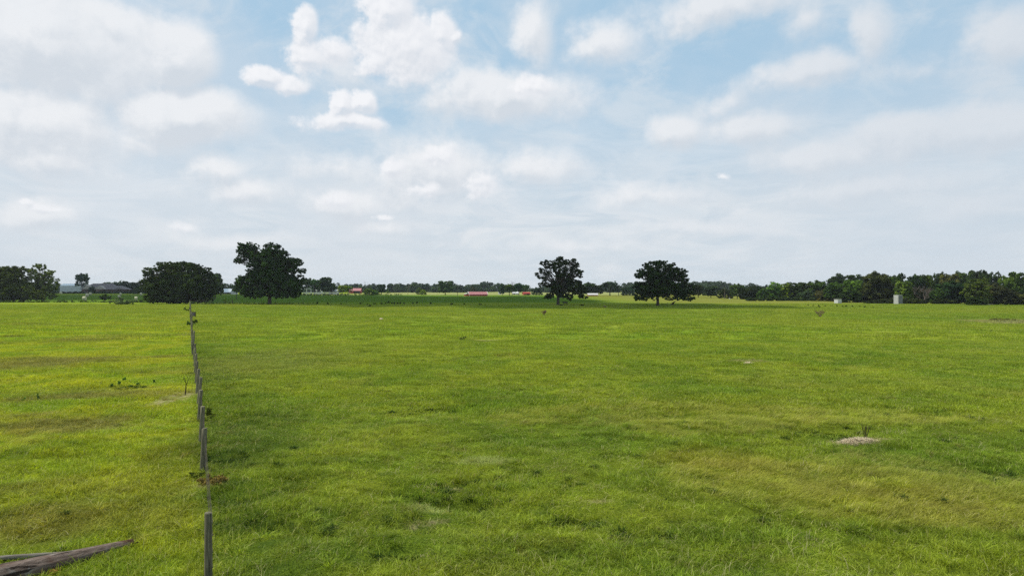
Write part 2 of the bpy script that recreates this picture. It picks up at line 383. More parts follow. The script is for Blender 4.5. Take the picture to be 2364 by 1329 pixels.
# foliage: colour from the object, small per-clump variation
def leaf_mat(name, transl=.28):
    m, N = mat(name); oi = N.new('ShaderNodeObjectInfo'); a = N.new('ShaderNodeAttribute'); a.attribute_name = 'tint'
    c = N.mix(N.rng(a.outputs['Fac'], 0, 1, 0, 1, False), N.mix(1., oi.outputs['Color'], (.5, .55, .65), 'MULTIPLY'), N.mix(1., oi.outputs['Color'], (2.3, 2.1, 1.2), 'MULTIPLY'))
    hs = N.new('ShaderNodeHueSaturation'); N.put(hs.inputs['Hue'], N.rng(oi.outputs['Random'], 0, 1, .48, .52, False)); N.put(hs.inputs['Value'], N.rng(oi.outputs['Random'], 0, 1, .85, 1.15, False)); N.l.new(c, hs.inputs['Color'])
    d = N.new('ShaderNodeBsdfDiffuse'); N.l.new(hs.outputs[0], d.inputs[0]); tr = N.new('ShaderNodeBsdfTranslucent'); N.l.new(N.mix(1., hs.outputs[0], (1.2, 1.2, .5), 'MULTIPLY'), tr.inputs[0])
    mx = N.new('ShaderNodeMixShader'); mx.inputs[0].default_value = transl; N.l.new(d.outputs[0], mx.inputs[1]); N.l.new(tr.outputs[0], mx.inputs[2])
    out(N, mx.outputs[0]); return m
M_['leaf'] = leaf_mat('foliage')
M_['bark'] = plain('bark', (.075,.06,.048), .95, .4, 3., stretch=(1, 1, .2), bump=.8)
M_['twig'] = plain('bare twigs', (.15,.12,.105), .95, .3, 4.)
M_['redtwig'] = plain('reddish twigs', (.17,.10,.075), .95, .3, 4.)
M_['darktwig'] = plain('dark twigs', (.05,.035,.022), .95, .3, 4.)
M_['wire'] = plain('rusty wire', (.08,.055,.04), .6, .3, 8., metal=.6)
M_['white'] = plain('white paint', (.56,.56,.54), .6, .08, 1.5)
M_['greywall'] = plain('pale grey sheet metal', (.46,.49,.52), .5, .08, 1.)
M_['metalroof'] = plain('bright metal roof', (.72,.75,.78), .4, .08, .6)
M_['brick'] = plain('brown brick wall', (.14,.085,.07), .9, .25, 2.)
M_['shingle'] = plain('brown shingles', (.17,.145,.15), .9, .2, 1.5)
M_['palegable'] = plain('pale gable shingles', (.34,.30,.27), .9, .2, 1.5)
M_['glass'] = plain('dark window glass', (.02,.022,.025), .15, .1, 1., spec=.6)
M_['dark'] = plain('dark opening', (.015,.012,.012), .9, .1, 1.)
M_['redwall'] = plain('red barn wall', (.30,.035,.03), .75, .2, 1.2)
M_['redroof'] = plain('faded red metal roof', (.36,.15,.15), .45, .12, .8)
M_['orange'] = plain('orange red boards', (.42,.12,.07), .8, .2, 1.)
M_['cow'] = plain('black hide', (.012,.010,.009), .6, .3, 3.)
M_['green'] = plain('green painted tube', (.02,.07,.06), .5, .2, 3.)
M_['rust'] = plain('brown tube', (.05,.035,.03), .6, .2, 3.)
M_['rubble'] = plain('pale rubble', (.42,.40,.37), .9, .3, 3.)
M_['box'] = plain('weathered tin', (.50,.49,.47), .6, .12, 1.5)
M_['shadetin'] = plain('tin darkened as shade', (.20,.20,.21), .7, .25, 2.)  # darker copy of the tin: shade of the side face put into the colour
M_['water'] = plain('still water', (.10,.11,.11), .08, .1, .4, spec=.5, bump=.02)
m, N = mat('weathered post wood'); M_['post'] = m
t = N.new('ShaderNodeTexCoord'); oi = N.new('ShaderNodeObjectInfo')
v = N.v('ADD', t.outputs['Object'], N.comb(N.m('MULTIPLY', oi.outputs['Random'], 30.), 0., 0.))
gr = N.noise(N.v('MULTIPLY', v, (1, 1, .06)), 38., 6, .65); bl = N.noise(v, 4.5, 4, .6)
cr = N.rng(N.noise(N.v('MULTIPLY', v, (1, 1, .03)), 22., 3, .5), .60, .66)
c = N.mix(N.rng(gr, .3, .7), (.115, .10, .06), (.35, .32, .205)); c = N.mix(N.rng(bl, .45, .7, 0, .6), c, (.10, .11, .055))
c = N.mix(N.m('MULTIPLY', cr, .8), c, (.02, .017, .013)); c = N.mix(N.rng(oi.outputs['Random'], 0, 1, .0, .45), c, (.06, .052, .04))
out(N, bsdf(N, c, .9, .15, (N.m('SUBTRACT', gr, cr), .7, .01)))
m, N = mat('weathered log wood'); M_['log'] = m
t = N.new('ShaderNodeTexCoord'); v = N.v('MULTIPLY', t.outputs['Object'], (.09, 1, 1))
gr = N.noise(v, 26., 8, .75, .8); bl = N.noise(t.outputs['Object'], 1.6, 5, .65, .6); cr = N.rng(N.noise(v, 13., 5, .6, .2), .57, .63)
c = N.mix(N.rng(gr, .28, .72), (.06, .04, .03), (.25, .19, .155)); c = N.mix(N.rng(bl, .48, .62, 0, .85), c, (.075, .033, .018))
c = N.mix(N.rng(bl, .42, .3, 0, .6), c, (.33, .31, .28)); c = N.mix(N.m('MULTIPLY', cr, .9), c, (.018, .011, .008))
out(N, bsdf(N, c, .95, .1, (N.m('SUBTRACT', gr, N.m('MULTIPLY', cr, 2.)), 1., .03)))
m, N = mat('grey log wood'); M_['greylog'] = m
t = N.new('ShaderNodeTexCoord'); v = N.v('MULTIPLY', t.outputs['Object'], (.05, 1, 1)); gr = N.noise(v, 30., 7, .7, .3)
out(N, bsdf(N, N.mix(N.rng(gr, .3, .7), (.10, .085, .065), (.30, .27, .23)), .95, .1, (gr, 1., .03)))

# ------------------------------------------------------------------ the meadow sheet
def axis(lo, hi, core0, core1, step, grow):
    a = list(np.arange(core0, core1, step)); s = step; x = core0
    pre = []
    while x > lo: s *= grow; x -= s; pre.append(x)
    s = step; x = a[-1]
    while x < hi: s *= grow; x += s; a.append(x)
    return np.array(pre[::-1] + a)
xs = axis(-3400, 3400, -30, 34, .3, 1.09); ys = axis(-80, 3400, 8, 56, .3, 1.06)
XX, YY = np.meshgrid(xs, ys); ZZ = hgt(XX, YY)
nx, ny = len(xs), len(ys); idx = np.arange(nx * ny).reshape(ny, nx)
fc = np.stack([idx[:-1, :-1], idx[:-1, 1:], idx[1:, 1:], idx[1:, :-1]], -1).reshape(-1, 4)
ground = link('ground', npmesh('ground', np.stack([XX, YY, ZZ], -1).reshape(-1, 3), fc, 4, smooth=True), M_['ground'])
tag(ground, 'grassy meadow sheet with worn and yellowish patches', kind='structure')

# ------------------------------------------------------------------ grass
rs = np.random.RandomState(11)
def tuft(name, n, rad, hmin, hmax, width, lean, wind, material, droop=.5, seg=3, tall=.0, radial=0.):
    ra = rs.rand(n) * 2 * np.pi; rr_ = rad * 1.12 * np.sqrt(rs.rand(n)) ** (1.6 if radial else 1); x = rr_ * np.cos(ra); y = rr_ * np.sin(ra)
    h = hmin + (hmax - hmin) * rs.rand(n) ** 1.5
    tl = rs.rand(n) < tall; h = np.where(tl, h * 1.7, h)
    th = rs.rand(n) * 2 * np.pi; ln = lean * rs.rand(n) * h
    dx = np.cos(th) * ln + wind[0] * h; dy = np.sin(th) * ln + wind[1] * h
    if radial: dx = dx + np.cos(ra) * h * radial; dy = dy + np.sin(ra) * h * radial; h = h * (1.15 - .5 * rr_ / rad)
    fa = rs.rand(n) * np.pi; wx = np.cos(fa) * width; wy = np.sin(fa) * width
    wsc = .7 + .6 * rs.rand(n); tint = rs.rand(n)
    vs = []; tips = []
    for k in range(seg + 1):
        f = k / seg; cx = x + dx * f ** 1.8; cy = y + dy * f ** 1.8; cz = h * (f - droop * .5 * f ** 3) - .03
        w = wsc * (1 - f ** 1.5) * .5
        if k == seg: vs.append(np.stack([cx, cy, cz], -1)); tips.append(np.ones(n))
        else:
            vs.append(np.stack([cx - wx * w, cy - wy * w, cz], -1)); vs.append(np.stack([cx + wx * w, cy + wy * w, cz], -1)); tips += [np.full(n, f)] * 2
    nv = 2 * seg + 1; V = np.stack(vs, 1).reshape(-1, 3); T = np.stack(tips, 1).ravel()
    tris = []
    for k in range(seg - 1): tris += [(2 * k, 2 * k + 1, 2 * k + 3), (2 * k, 2 * k + 3, 2 * k + 2)]
    tris.append((2 * seg - 2, 2 * seg - 1, 2 * seg))
    Fc = (np.arange(n)[:, None, None] * nv + np.array(tris)[None]).reshape(-1, 3)
    me = npmesh(name, V, Fc, 3, {'tint': np.repeat(tint, nv), 'tip': T}); me.materials.append(material); return me
def tuft_collection(name, metas):
    c = bpy.data.collections.new(name)
    for i, me in enumerate(metas): c.objects.link(bpy.data.objects.new('%s_%02d' % (name, i), me))
    return c
def scatter(name, coll, pts, ind, rot, scl, label, tilt=None):
    me = bpy.data.meshes.new(name); me.vertices.add(len(pts)); me.vertices.foreach_set('co', np.asarray(pts, np.float32).ravel())
    def at(n, t, v, f='value'):
        a = me.attributes.new(n, t, 'POINT'); a.data.foreach_set(f, v)
    at('ind', 'INT', np.asarray(ind, np.int32)); at('scl', 'FLOAT_VECTOR', np.asarray(scl, np.float32).ravel(), 'vector')
    at('rot', 'FLOAT_VECTOR', np.stack([np.zeros(len(pts)), np.zeros(len(pts)), rot], -1).astype(np.float32).ravel(), 'vector')
    o = bpy.data.objects.new(name, me); COL.objects.link(o)
    g = bpy.data.node_groups.new(name, 'GeometryNodeTree')
    g.interface.new_socket('Geometry', in_out='INPUT', socket_type='NodeSocketGeometry'); g.interface.new_socket('Geometry', in_out='OUTPUT', socket_type='NodeSocketGeometry')
    n = g.nodes; gi = n.new('NodeGroupInput'); go = n.new('NodeGroupOutput'); mp = n.new('GeometryNodeMeshToPoints'); ip = n.new('GeometryNodeInstanceOnPoints'); ci = n.new('GeometryNodeCollectionInfo')
    ci.inputs['Collection'].default_value = coll; ci.inputs['Separate Children'].default_value = True; ci.inputs['Reset Children'].default_value = True
    def na(nm, dt):
        a = n.new('GeometryNodeInputNamedAttribute'); a.data_type = dt; a.inputs['Name'].default_value = nm
        return [q for q in a.outputs if q.enabled and q.name == 'Attribute'][0]
    g.links.new(gi.outputs[0], mp.inputs['Mesh']); g.links.new(mp.outputs[0], ip.inputs['Points']); g.links.new(ci.outputs[0], ip.inputs['Instance'])
    ip.inputs['Pick Instance'].default_value = True
    g.links.new(na('ind', 'INT'), ip.inputs['Instance Index'])
    g.links.new(na('rot', 'FLOAT_VECTOR'), ip.inputs['Rotation']); g.links.new(na('scl', 'FLOAT_VECTOR'), ip.inputs['Scale'])
    g.links.new(ip.outputs[0], go.inputs[0])
    md = o.modifiers.new('scatter', 'NODES'); md.node_group = g
    tag(o, label, kind='stuff'); return o
def ring(d0, d1, dens, seed, margin=3., back=0.):
    r = np.random.RandomState(seed); wmax = 1.12 * d1 + margin * 2; A = 2 * wmax * (d1 - d0); n = int(A * dens)
    x = (r.rand(n) * 2 - 1) * wmax; y = d0 + r.rand(n) * (d1 - d0)
    k = np.abs(x) < 1.12 * y + margin * 2; return x[k], y[k], r
STR = [gp(a, b) + (rx, ry) for a, b, rx, ry in ((404,920,.75,2.2),(1985,1017,1.2,.55),(1130,786,1.4,1.),(1050,1116,.2,.1))]
def strawmask(x, y):
    s = np.zeros(len(x))
    for a, b, rx, ry in STR: s = np.maximum(s, np.exp(-(((x - a) / rx) ** 2 + ((y - b) / ry) ** 2)))
    return s
ax1, ay1 = gp(1900, 1130); ax2, ay2 = gp(1700, 960)
def seedmask(x, y):
    s = np.exp(-(((x - ax1) / 5.5) ** 2 + ((y - ay1) / 3.2) ** 2)) + .8 * np.exp(-(((x - ax2) / 8.) ** 2 + ((y - ay2) / 4.) ** 2)) + (fbm(x / 6, y / 6, 31, 2) - .45) * .9
    return s
near = [tuft('short_tuft', 150, .33, .08, .17, .012, 1.9, (.15, -.05), M_['blade'], .8, tall=.05) for _ in range(4)] + \
       [tuft('lush_tuft', 140, .30, .10, .22, .014, 1.6, (.2, -.05), M_['blade'], .8, tall=.05) for _ in range(3)] + \
       [tuft('seed_tuft', 150, .34, .13, .26, .009, .8, (.8, -.15), M_['seed'], 1., 4, tall=.04) for _ in range(3)] + \
       [tuft('straw_tuft', 70, .30, .06, .14, .010, 2.2, (.1, 0), M_['straw'], 1.2) for _ in range(2)]
Cn = tuft_collection('near_tufts', near)
def place(d0, d1, dens, seed, coll, name, label, hs=1., nk=(4, 3, 3, 2), thin=True):
    x, y, r = ring(d0, d1, dens, seed)
    sm = strawmask(x, y); k = r.rand(len(x)) > sm * 1.1; x, y, sm = x[k], y[k], sm[k]
    n = len(x); u = r.rand(n); sd = seedmask(x, y); lush = fbm(x / 2.2, y / 2.2, 17, 3)
    b = [0, nk[0], nk[0] + nk[1], nk[0] + nk[1] + nk[2]]
    ind = (r.rand(n) * nk[0]).astype(int)
    ind = np.where(lush + (u - .5) * .2 > .55, b[1] + (r.rand(n) * nk[1]).astype(int), ind)
    ind = np.where((sd > .35) & (u < .75), b[2] + (r.rand(n) * nk[2]).astype(int), ind)
    ind = np.where((sm > .25) | (r.rand(n) < .018), b[3] + (r.rand(n) * nk[3]).astype(int), ind)
    s = (.7 + .6 * r.rand(n)) * (.75 + .5 * np.clip((lush - .3) / .4, 0, 1)) * hs
    rot = np.where(ind >= b[2], (r.rand(n) - .5) * 1.9, r.rand(n) * 6.283)
    z = hgt(x, y)
    return scatter(name, coll, np.stack([x, y, z], -1), ind, rot, np.stack([np.full(n, 1.) * (.8 + .4 * r.rand(n)), np.full(n, 1.), s], -1), label)
place(8.5, 30, 12., 1, Cn, 'grass', 'thick uncut pasture grass in the foreground')
clm = [tuft('grass_clump', 90, .13, .14, .30, .013, .5, (.12, -.04), M_['blade'], .9, 4, radial=.75) for _ in range(4)]
Cc = tuft_collection('grass_clumps', clm)
x, y, r = ring(8.5, 60, 1.5, 91); k = fbm(x / 2.4, y / 2.4, 61, 3) > .42; x, y = x[k], y[k]
scatter('grass', Cc, np.stack([x, y, hgt(x, y)], -1), (r.rand(len(x)) * 4).astype(int), r.rand(len(x)) * 6.28, np.full((len(x), 3), 1.) * (.7 + .8 * r.rand(len(x), 1)), 'rounded grass clumps rising from the near pasture')
rk = [tuft('rank_clump', 120, .22, .16, .34, .014, .6, (.15, -.04), M_['rank'], .8, 4, radial=.4) for _ in range(4)]  # near-black clumps standing in for shade in the hollows
Ck = tuft_collection('shade_clumps', rk); r = np.random.RandomState(5); qx, qy = [], []
for a, b, rr, dp in PITW:  # darkened clumps stand in for the shade between tall grass
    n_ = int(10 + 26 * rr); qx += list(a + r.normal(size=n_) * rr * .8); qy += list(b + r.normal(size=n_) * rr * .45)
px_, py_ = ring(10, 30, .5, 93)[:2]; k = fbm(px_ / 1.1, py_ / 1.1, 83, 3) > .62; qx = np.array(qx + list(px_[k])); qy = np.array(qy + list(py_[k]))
scatter('grass', Ck, np.stack([qx, qy, hgt(qx, qy)], -1), (r.rand(len(qx)) * 4).astype(int), r.rand(len(qx)) * 6.28, np.full((len(qx), 3), 1.) * (.45 + .5 * r.rand(len(qx), 1)), 'darkened grass painting shade into the hollows of the near pasture')
lng = [tuft('long_strands', 9, .35, .22, .42, .011, .9, (.5, -.1), M_['pale'], 1.1, 5) for _ in range(5)]
Cl = tuft_collection('long_strands', lng)
x, y, r = ring(8.5, 34, 1.5, 71); k = fbm(x / 1.7, y / 1.7, 41, 3) > .47; x, y = x[k], y[k]
scatter('grass', Cl, np.stack([x, y, hgt(x, y)], -1), (r.rand(len(x)) * 5).astype(int), (r.rand(len(x)) - .5) * 3.4, np.full((len(x), 3), 1.) * (.7 + .6 * r.rand(len(x), 1)), 'long pale bent grass stems over the near pasture')
mid = [tuft('mid_tuft', 130, .6, .09, .19, .024, 1.7, (.1, -.03), M_['bladef']) for _ in range(4)] + \
      [tuft('mid_lush', 130, .55, .11, .24, .026, 1.5, (.15, -.03), M_['bladef']) for _ in range(3)] + \
      [tuft('mid_seed', 130, .6, .13, .26, .018, .8, (.7, -.1), M_['seedf'], .9, 4) for _ in range(3)] + \
      [tuft('mid_straw', 70, .5, .06, .17, .02, 1.4, (.1, 0), M_['straw'], 1.) for _ in range(2)]
Cm = tuft_collection('mid_tufts', mid)
place(30, 75, 4.2, 2, Cm, 'grass', 'pasture grass across the middle of the field')
farT = [tuft('far_tuft', 150, 1.4, .12, .26, .05, .9, (.05, -.02), M_['bladef'], seg=2) for _ in range(4)] + \
       [tuft('far_lush', 150, 1.2, .14, .32, .05, .8, (.1, -.03), M_['bladef'], seg=2) for _ in range(3)] + \
       [tuft('far_seed', 150, 1.4, .16, .34, .035, .5, (.5, -.1), M_['seedf'], .9, 3) for _ in range(3)] + \
       [tuft('far_straw', 90, 1.2, .08, .2, .045, 1.4, (.1, 0), M_['straw'], 1., seg=2) for _ in range(2)]
Cf = tuft_collection('far_tufts', farT)
place(75, 240, .5, 3, Cf, 'grass', 'pasture grass running back to the lone trees')

# ------------------------------------------------------------------ foliage builders
def leaf_quads(c, nrm, size, tint, rng):
    n = len(c); r = rng.normal(size=(n, 3)); t = np.cross(nrm, r); t /= np.linalg.norm(t, axis=1, keepdims=True) + 1e-9
    b = np.cross(nrm, t); s = size[:, None]
    k = .45 + .35 * rng.rand(n, 1)
    V = np.stack([c - t * s, c - b * s * k, c + t * s, c + b * s * k], 1)
    V += nrm[:, None, :] * (rng.rand(n, 4, 1) - .5) * s[:, None] * .5
    return V.reshape(-1, 3), np.repeat(tint, 4)
def unit(v): return v / (np.linalg.norm(v, axis=1, keepdims=True) + 1e-9)
def crown_mesh(name, lobes, leaf, dens, rng, sub=.3, minsub=.0, updown=0., fill=.55):
    """lobes: (x,y,z,rx,ry,rz). dens: clumps per square metre of lobe surface."""
    allV, allT = [], []
    for (x, y, z, rx, ry, rz) in lobes:
        rm = (rx * ry * rz) ** (1 / 3); ns = max(3, int(4 * math.pi * rm * rm * dens))
        d = unit(rng.normal(size=(ns, 3))); rr = fill + (1 - fill) * rng.rand(ns, 1) ** .6
        sc_ = d * rr * np.array([rx, ry, rz]) + np.array([x, y, z])
        srad = np.maximum(minsub, rm * sub * (.6 + .8 * rng.rand(ns)))
        nl = np.maximum(5, (srad ** 2 * 4 * math.pi / (leaf * leaf) * .62).astype(int))
        tot = int(nl.sum()); ii = np.repeat(np.arange(ns), nl)
        dl = unit(rng.normal(size=(tot, 3))); rl = srad[ii][:, None] * (.35 + .65 * rng.rand(tot, 1) ** .5)
        cpos = sc_[ii] + dl * rl * np.array([1.1, 1.1, .75])
        nr = unit(dl * .8 + d[ii] * .5 + rng.normal(size=(tot, 3)) * .45 + np.array([0, 0, .25]))
        tint = np.clip(rng.rand(ns)[ii] ** 1.5 * .75 + rng.rand(tot) * .3, 0, 1)
        V, T = leaf_quads(cpos, nr, leaf * (.6 + .8 * rng.rand(tot)), tint, rng); allV.append(V); allT.append(T)
    V = np.concatenate(allV); T = np.concatenate(allT)
    me = npmesh(name, V, np.arange(len(V)).reshape(-1, 4), 4, {'tint': T}); me.materials.append(M_['leaf']); return me
def limb(mb, rnd, a, b, r0, r1, n=7, seg=4, sag=.08):
    a, b = Vector(a), Vector(b); L = (b - a).length; pts = []
    for i in range(seg + 1):
        f = i / seg; p = a.lerp(b, f); j = math.sin(math.pi * f) * sag * L
        pts.append(p + Vector((rnd.uniform(-.5, .5) * j, rnd.uniform(-.5, .5) * j, rnd.uniform(0, 1) * j)))
    mb.tube(pts, [r0 + (r1 - r0) * i / seg for i in range(seg + 1)], n, True)
    return pts
def hero(name, label, cat, bpx, bpy_, lobes, trunk_w, col, seed, leaf=.22, dens=.82, fork=.3, group=None, sub=.28, depth=1., thin=0, tw=True):
    """lone tree whose lobes follow the crown in the photograph, with real depth behind and in front"""
    X0, Y0 = gp(bpx, bpy_); s = Y0 / F; rng = np.random.RandomState(seed); rnd = random.Random(seed)
    root = empty(name, (X0, Y0, hz(X0, Y0) - .1))
    L = []
    cxm = np.mean([l[0] for l in lobes]); wid = max(l[0] + l[2] for l in lobes) - min(l[0] - l[2] for l in lobes)
    for l in lobes:
        px, py, r = l[:3]; off = (px - cxm) / (wid / 2); room = math.sqrt(max(.05, 1 - off * off)) * wid / 2 * .62 * depth
        m = max(0., room - r)
        ny = 1 + (1 if m > r * .7 else 0) + (1 if m > r * 2 else 0)
        for k in range(ny):
            yy = rnd.uniform(-m, m) if ny == 1 else (-m + 2 * m * (k + rnd.uniform(.2, .8)) / ny)
            zz = (HOR - py) * s + H
            L.append(((px - bpx) * s, yy * s, zz, r * s, r * s, r * s * .92))
    me = crown_mesh('crown', L, leaf, dens, rng, sub=sub * .72, minsub=leaf * 1.5, fill=.45)
    cr = link('crown', me, None, root); cr.color = col + (1,)
    tr = MB(); top = min(l[1] + l[2] for l in lobes); zt = (HOR - (max(l[1] for l in lobes))) * s + H + 1.0
    rt = trunk_w * s / 2
    pts = [(0, 0, -.4), (0, 0, .15), (0, .05, 1.2), (rnd.uniform(-.2, .2), .1, max(zt, 2.2) + 1.5), (rnd.uniform(-.5, .5), 0, (HOR - np.mean([l[1] for l in lobes])) * s + H + 1)]
    tr.tube(pts, [rt * 1.5, rt * 1.25, rt, rt * .85, rt * .45], 12, True, .12, rnd)
    for (x, y, z, rx, ry, rz) in L:
        st_ = Vector(pts[3]) + Vector((0, 0, rnd.uniform(-1.5, 2.5)))
        if z > st_.z - 3: 
            q = limb(tr, rnd, st_, (x, y, z), rt * .38, rt * .08, 6, 5, .16)
            for k in range(3):
                e = Vector((x, y, z)) + Vector((rnd.uniform(-1, 1) * rx, rnd.uniform(-1, 1) * ry, rnd.uniform(-.4, 1) * rz)) * .9
                limb(tr, rnd, q[3], e, rt * .12, rt * .03, 4, 3, .15)
    link('trunk', tr.mesh('trunk', True), M_['bark'], root)
    tag(root, label, cat, group); return root
DK = (.028, .052, .018)
hero('pecan_tree', 'tallest of the three lone trees, ragged dark crown on a single trunk', 'tree', 622, 703,
     [(572,579,18),(556,598,11),(558,567,6),(583,567,8),(547,603,6),(594,590,10),(632,579,17),(631,567,7),(612,583,10),(653,588,11),(670,601,8),(686,606,12),(697,626,9),(677,621,13),
      (592,606,14),(585,620,9),(622,606,26),(646,610,22),(612,632,28),(590,640,20),(640,640,28),(562,651,17),(553,666,12),(577,670,17),(668,655,24),(684,664,15),(679,680,10),(663,678,12),(640,672,14),(609,672,15),(588,682,8),(650,684,6),(690,645,12)],
     8.4, DK, 1)
hero('pecan_tree', 'lone tree with an open gappy dark crown and a black cow beneath it', 'tree', 1288.5, 704,
     [(1265,610,12),(1251,608,5),(1280,607,8),(1294,604,13),(1293,597,6),(1309,606,8),(1327,608,8),(1325,601,5),(1335,612,5),(1241,634,6),(1250,625,8),(1263,630,9),(1246,640,5),(1256,652,8),(1246,656,5),(1266,660,6),(1258,643,6),(1293,626,18),(1278,618,8),
      (1325,622,11),(1338,636,8),(1334,627,7),(1344,628,3),(1304,646,20),(1318,640,11),(1325,662,19),(1288,668,17),(1271,682,9),(1262,686,6),(1341,678,12),(1353,686,5),(1315,684,9),(1300,680,10),(1335,657,11),(1348,668,8),(1276,655,8)],
     6.6, DK, 2, dens=.62, depth=.8)
hero('pecan_tree', 'lone tree with broad rounded dark crown, leaning trunk and rail fence piece below', 'tree', 1518.5, 706.5,
     [(1479,630,12),(1497,616,11),(1518,611,11),(1530,607,6),(1508,606,5),(1543,617,10),(1550,611,5),(1557,626,10),(1577,633,10),(1572,625,6),(1580,649,9),(1567,640,12),(1472,637,7),(1508,636,20),(1538,637,17),(1470,657,7),(1484,666,17),
      (1462,662,4),(1475,682,11),(1468,690,4),(1518,664,21),(1500,676,14),(1545,664,20),(1568,670,17),(1590,672,13),(1597,660,6),(1508,686,8),(1490,688,7),(1538,686,6),(1562,687,7),(1581,690,4),(1592,690,5),(1599,688,3),(1551,690,4),(1575,683,8)],
     6.4, DK, 3)
hero('thicket_tree', 'wide dome shaped dark tree reaching the ground beside the fence corner', 'tree', 415, 701,
     [(337,650,11),(336,664,8),(352,630,14),(376,616,12),(394,613,11),(410,612,9),(421,614,12),(447,618,13),(470,628,13),(480,647,14),(486,668,13),(404,648,32),(447,653,30),(362,662,24),(347,683,13),(421,678,22),(464,680,18),(388,682,18),(490,660,8),(480,686,12),(436,690,10),(365,690,10),(405,692,8)],
     6., (.034, .060, .020), 4, dens=.85)
hero('woodland_tree', 'dark bushy tree cut by the left edge, thicket at its foot', 'tree', 20, 697,
     [(12,632,17),(28,624,12),(42,640,12),(-10,640,25),(2,660,24),(35,662,20),(55,672,18),(30,682,16),(72,680,13),(88,686,9),(0,684,16),(-40,650,30),(-35,680,20)],
     6., (.050, .070, .020), 5, dens=.75)
hero('woodland_tree', 'lighter green airy tree right of the dark thicket at far left', 'tree', 98, 695,
     [(88,617,9),(94,612,5),(66,624,7),(60,620,4),(78,628,9),(110,636,11),(116,628,6),(84,640,11),(122,650,11),(98,655,17),(78,662,12),(113,668,14),(131,664,8),(120,682,9),(95,680,13),(70,655,8)],
     4., (.085, .13, .028), 6, leaf=.3, dens=.42, sub=.24)

# ------------------------------------------------------------------ shared tree kinds, copied
def proto_mesh(kind, seed):
    rng = np.random.RandomState(seed); L = []
    if kind == 'round':
        for k in range(9):
            a = k * 2.4; L.append((math.cos(a) * .24 * (k > 0), math.sin(a) * .24 * (k > 0), .62 + .16 * math.sin(k * 1.7), .23, .23, .2))
        for k in range(6): a = k * 1.05; L.append((math.cos(a) * .3, math.sin(a) * .3, .34, .2, .2, .18))
    elif kind == 'tall':
        for k in range(12):
            a = k * 2.4; z = .22 + .65 * k / 11; r = .25 * (1 - .5 * (k / 11) ** 2); L.append((math.cos(a) * r, math.sin(a) * r, z, .2, .2, .15))
    elif kind == 'low':
        for k in range(14):
            a = k * 2.4; r = .38 * math.sqrt(k / 14); L.append((math.cos(a) * r, math.sin(a) * r, .60 * (1 - .6 * (r / .4) ** 2) + .1, .17, .17, .24))
        for k in range(8): a = k * .785; L.append((math.cos(a) * .36, math.sin(a) * .36, .2, .15, .15, .2))
    elif kind == 'standing':
        for k in range(12):
            a = k * 2.4; r = .3 * math.sqrt(k / 12); L.append((math.cos(a) * r, math.sin(a) * r, .66 + .2 * math.cos(r * 5) * rng.rand(), .17, .17, .17))
        for k in range(4): a = k * 1.57; L.append((math.cos(a) * .3, math.sin(a) * .3, .42, .15, .15, .14))
    elif kind == 'airy':
        for k in range(15):
            a = k * 2.4; r = .33 * math.sqrt(k / 15); L.append((math.cos(a) * r, math.sin(a) * r, .35 + .5 * rng.rand(), .12, .12, .11))
    sub = .3 if kind != 'airy' else .4
    V = crown_mesh('crown', L, .028, 34 if kind != 'airy' else 22, rng, sub=sub, minsub=.03)
    tr = MB(); rnd = random.Random(seed)
    tr.tube([(0, 0, -.03), (0, 0, .12), (.01, 0, .4), (0, .01, .7)], [.032, .024, .018, .008], 8, True, .1, rnd)
    for l in L[:12]: limb(tr, rnd, (0, 0, .2 + rnd.random() * .2), l[:3], .012, .003, 5, 3, .12)
    return V, tr.mesh('trunk', True)
PROTO = {}
for i, k in enumerate(('round', 'tall', 'low', 'standing', 'airy')):
    PROTO[k] = [proto_mesh(k, 40 + 3 * i + j) for j in range(2)]
C_DK, C_MD, C_LT, C_YL, C_OL, C_BL = (.026,.048,.017), (.045,.085,.022), (.085,.15,.032), (.14,.22,.03), (.085,.095,.035), (.032,.062,.038)
_cnt = [0]
def tree(label, px, top, base, w, kind='round', col=C_DK, name='broadleaf_tree', group=None, cat='tree', d=None):
    i = _cnt[0]; _cnt[0] += 1
    if d is None: X0, d = gp(px, base)
    else: X0 = xat(px, d)
    s = d / F; h = H + (HOR - top) * s; ww = w * s
    root = empty(name, (X0, d, hz(X0, d) - .05), (i * 2.399) % 6.28)
    cm, tm = PROTO[kind][i % 2]
    cr = link('crown', cm, None, root); tr = link('trunk', tm, M_['bark'], root)
    f = {'round': .96, 'tall': .80, 'low': .94, 'standing': .90, 'airy': .85}[kind]
    for o in (cr, tr): o.scale = (ww / f, ww / f, h / (.98 if kind != 'low' else .95))
    cr.color = tuple(c * random.Random(i).uniform(.9, 1.1) for c in col) + (1,)
    tag(root, label, cat, group); return root
GL = 'trees around the far farmsteads'; GR = 'trees along the right wood edge'
# left and centre distance
tree('single dark tree behind the grey barn, taller than the roofs', 189, 629, 677, 35, 'standing', C_DK, group=GL)
tree('low tree masking the right end of the grey barn', 179, 662, 676, 22, 'low', C_MD, group=GL)
tree('small round tree rising over the brown roof of the ranch house', 264, 652, 677, 20, 'round', C_DK, group=GL, d=800)
tree('broad dark tree just right of the ranch house roof', 300, 651, 678, 50, 'round', C_DK, group=GL, d=770)
tree('tree squeezed between the ranch house and the dome shaped thicket', 324, 658, 679, 30, 'low', C_MD, group=GL)
tree('dark tree in front of the left gable of the ranch house', 212, 661, 678, 15, 'round', C_DK, group=GL, d=690)
tree('greyish green tree leaning out behind the right side of the dome thicket', 497, 628, 690, 38, 'round', (.06,.08,.035), group=GL)
tree('paler tree peeping out left of the tallest lone tree', 546, 639, 690, 26, 'airy', C_MD, group=GL)
tree('dark yard tree next to the right edge of the tallest lone tree', 707, 640, 680, 36, 'standing', C_DK, group=GL)
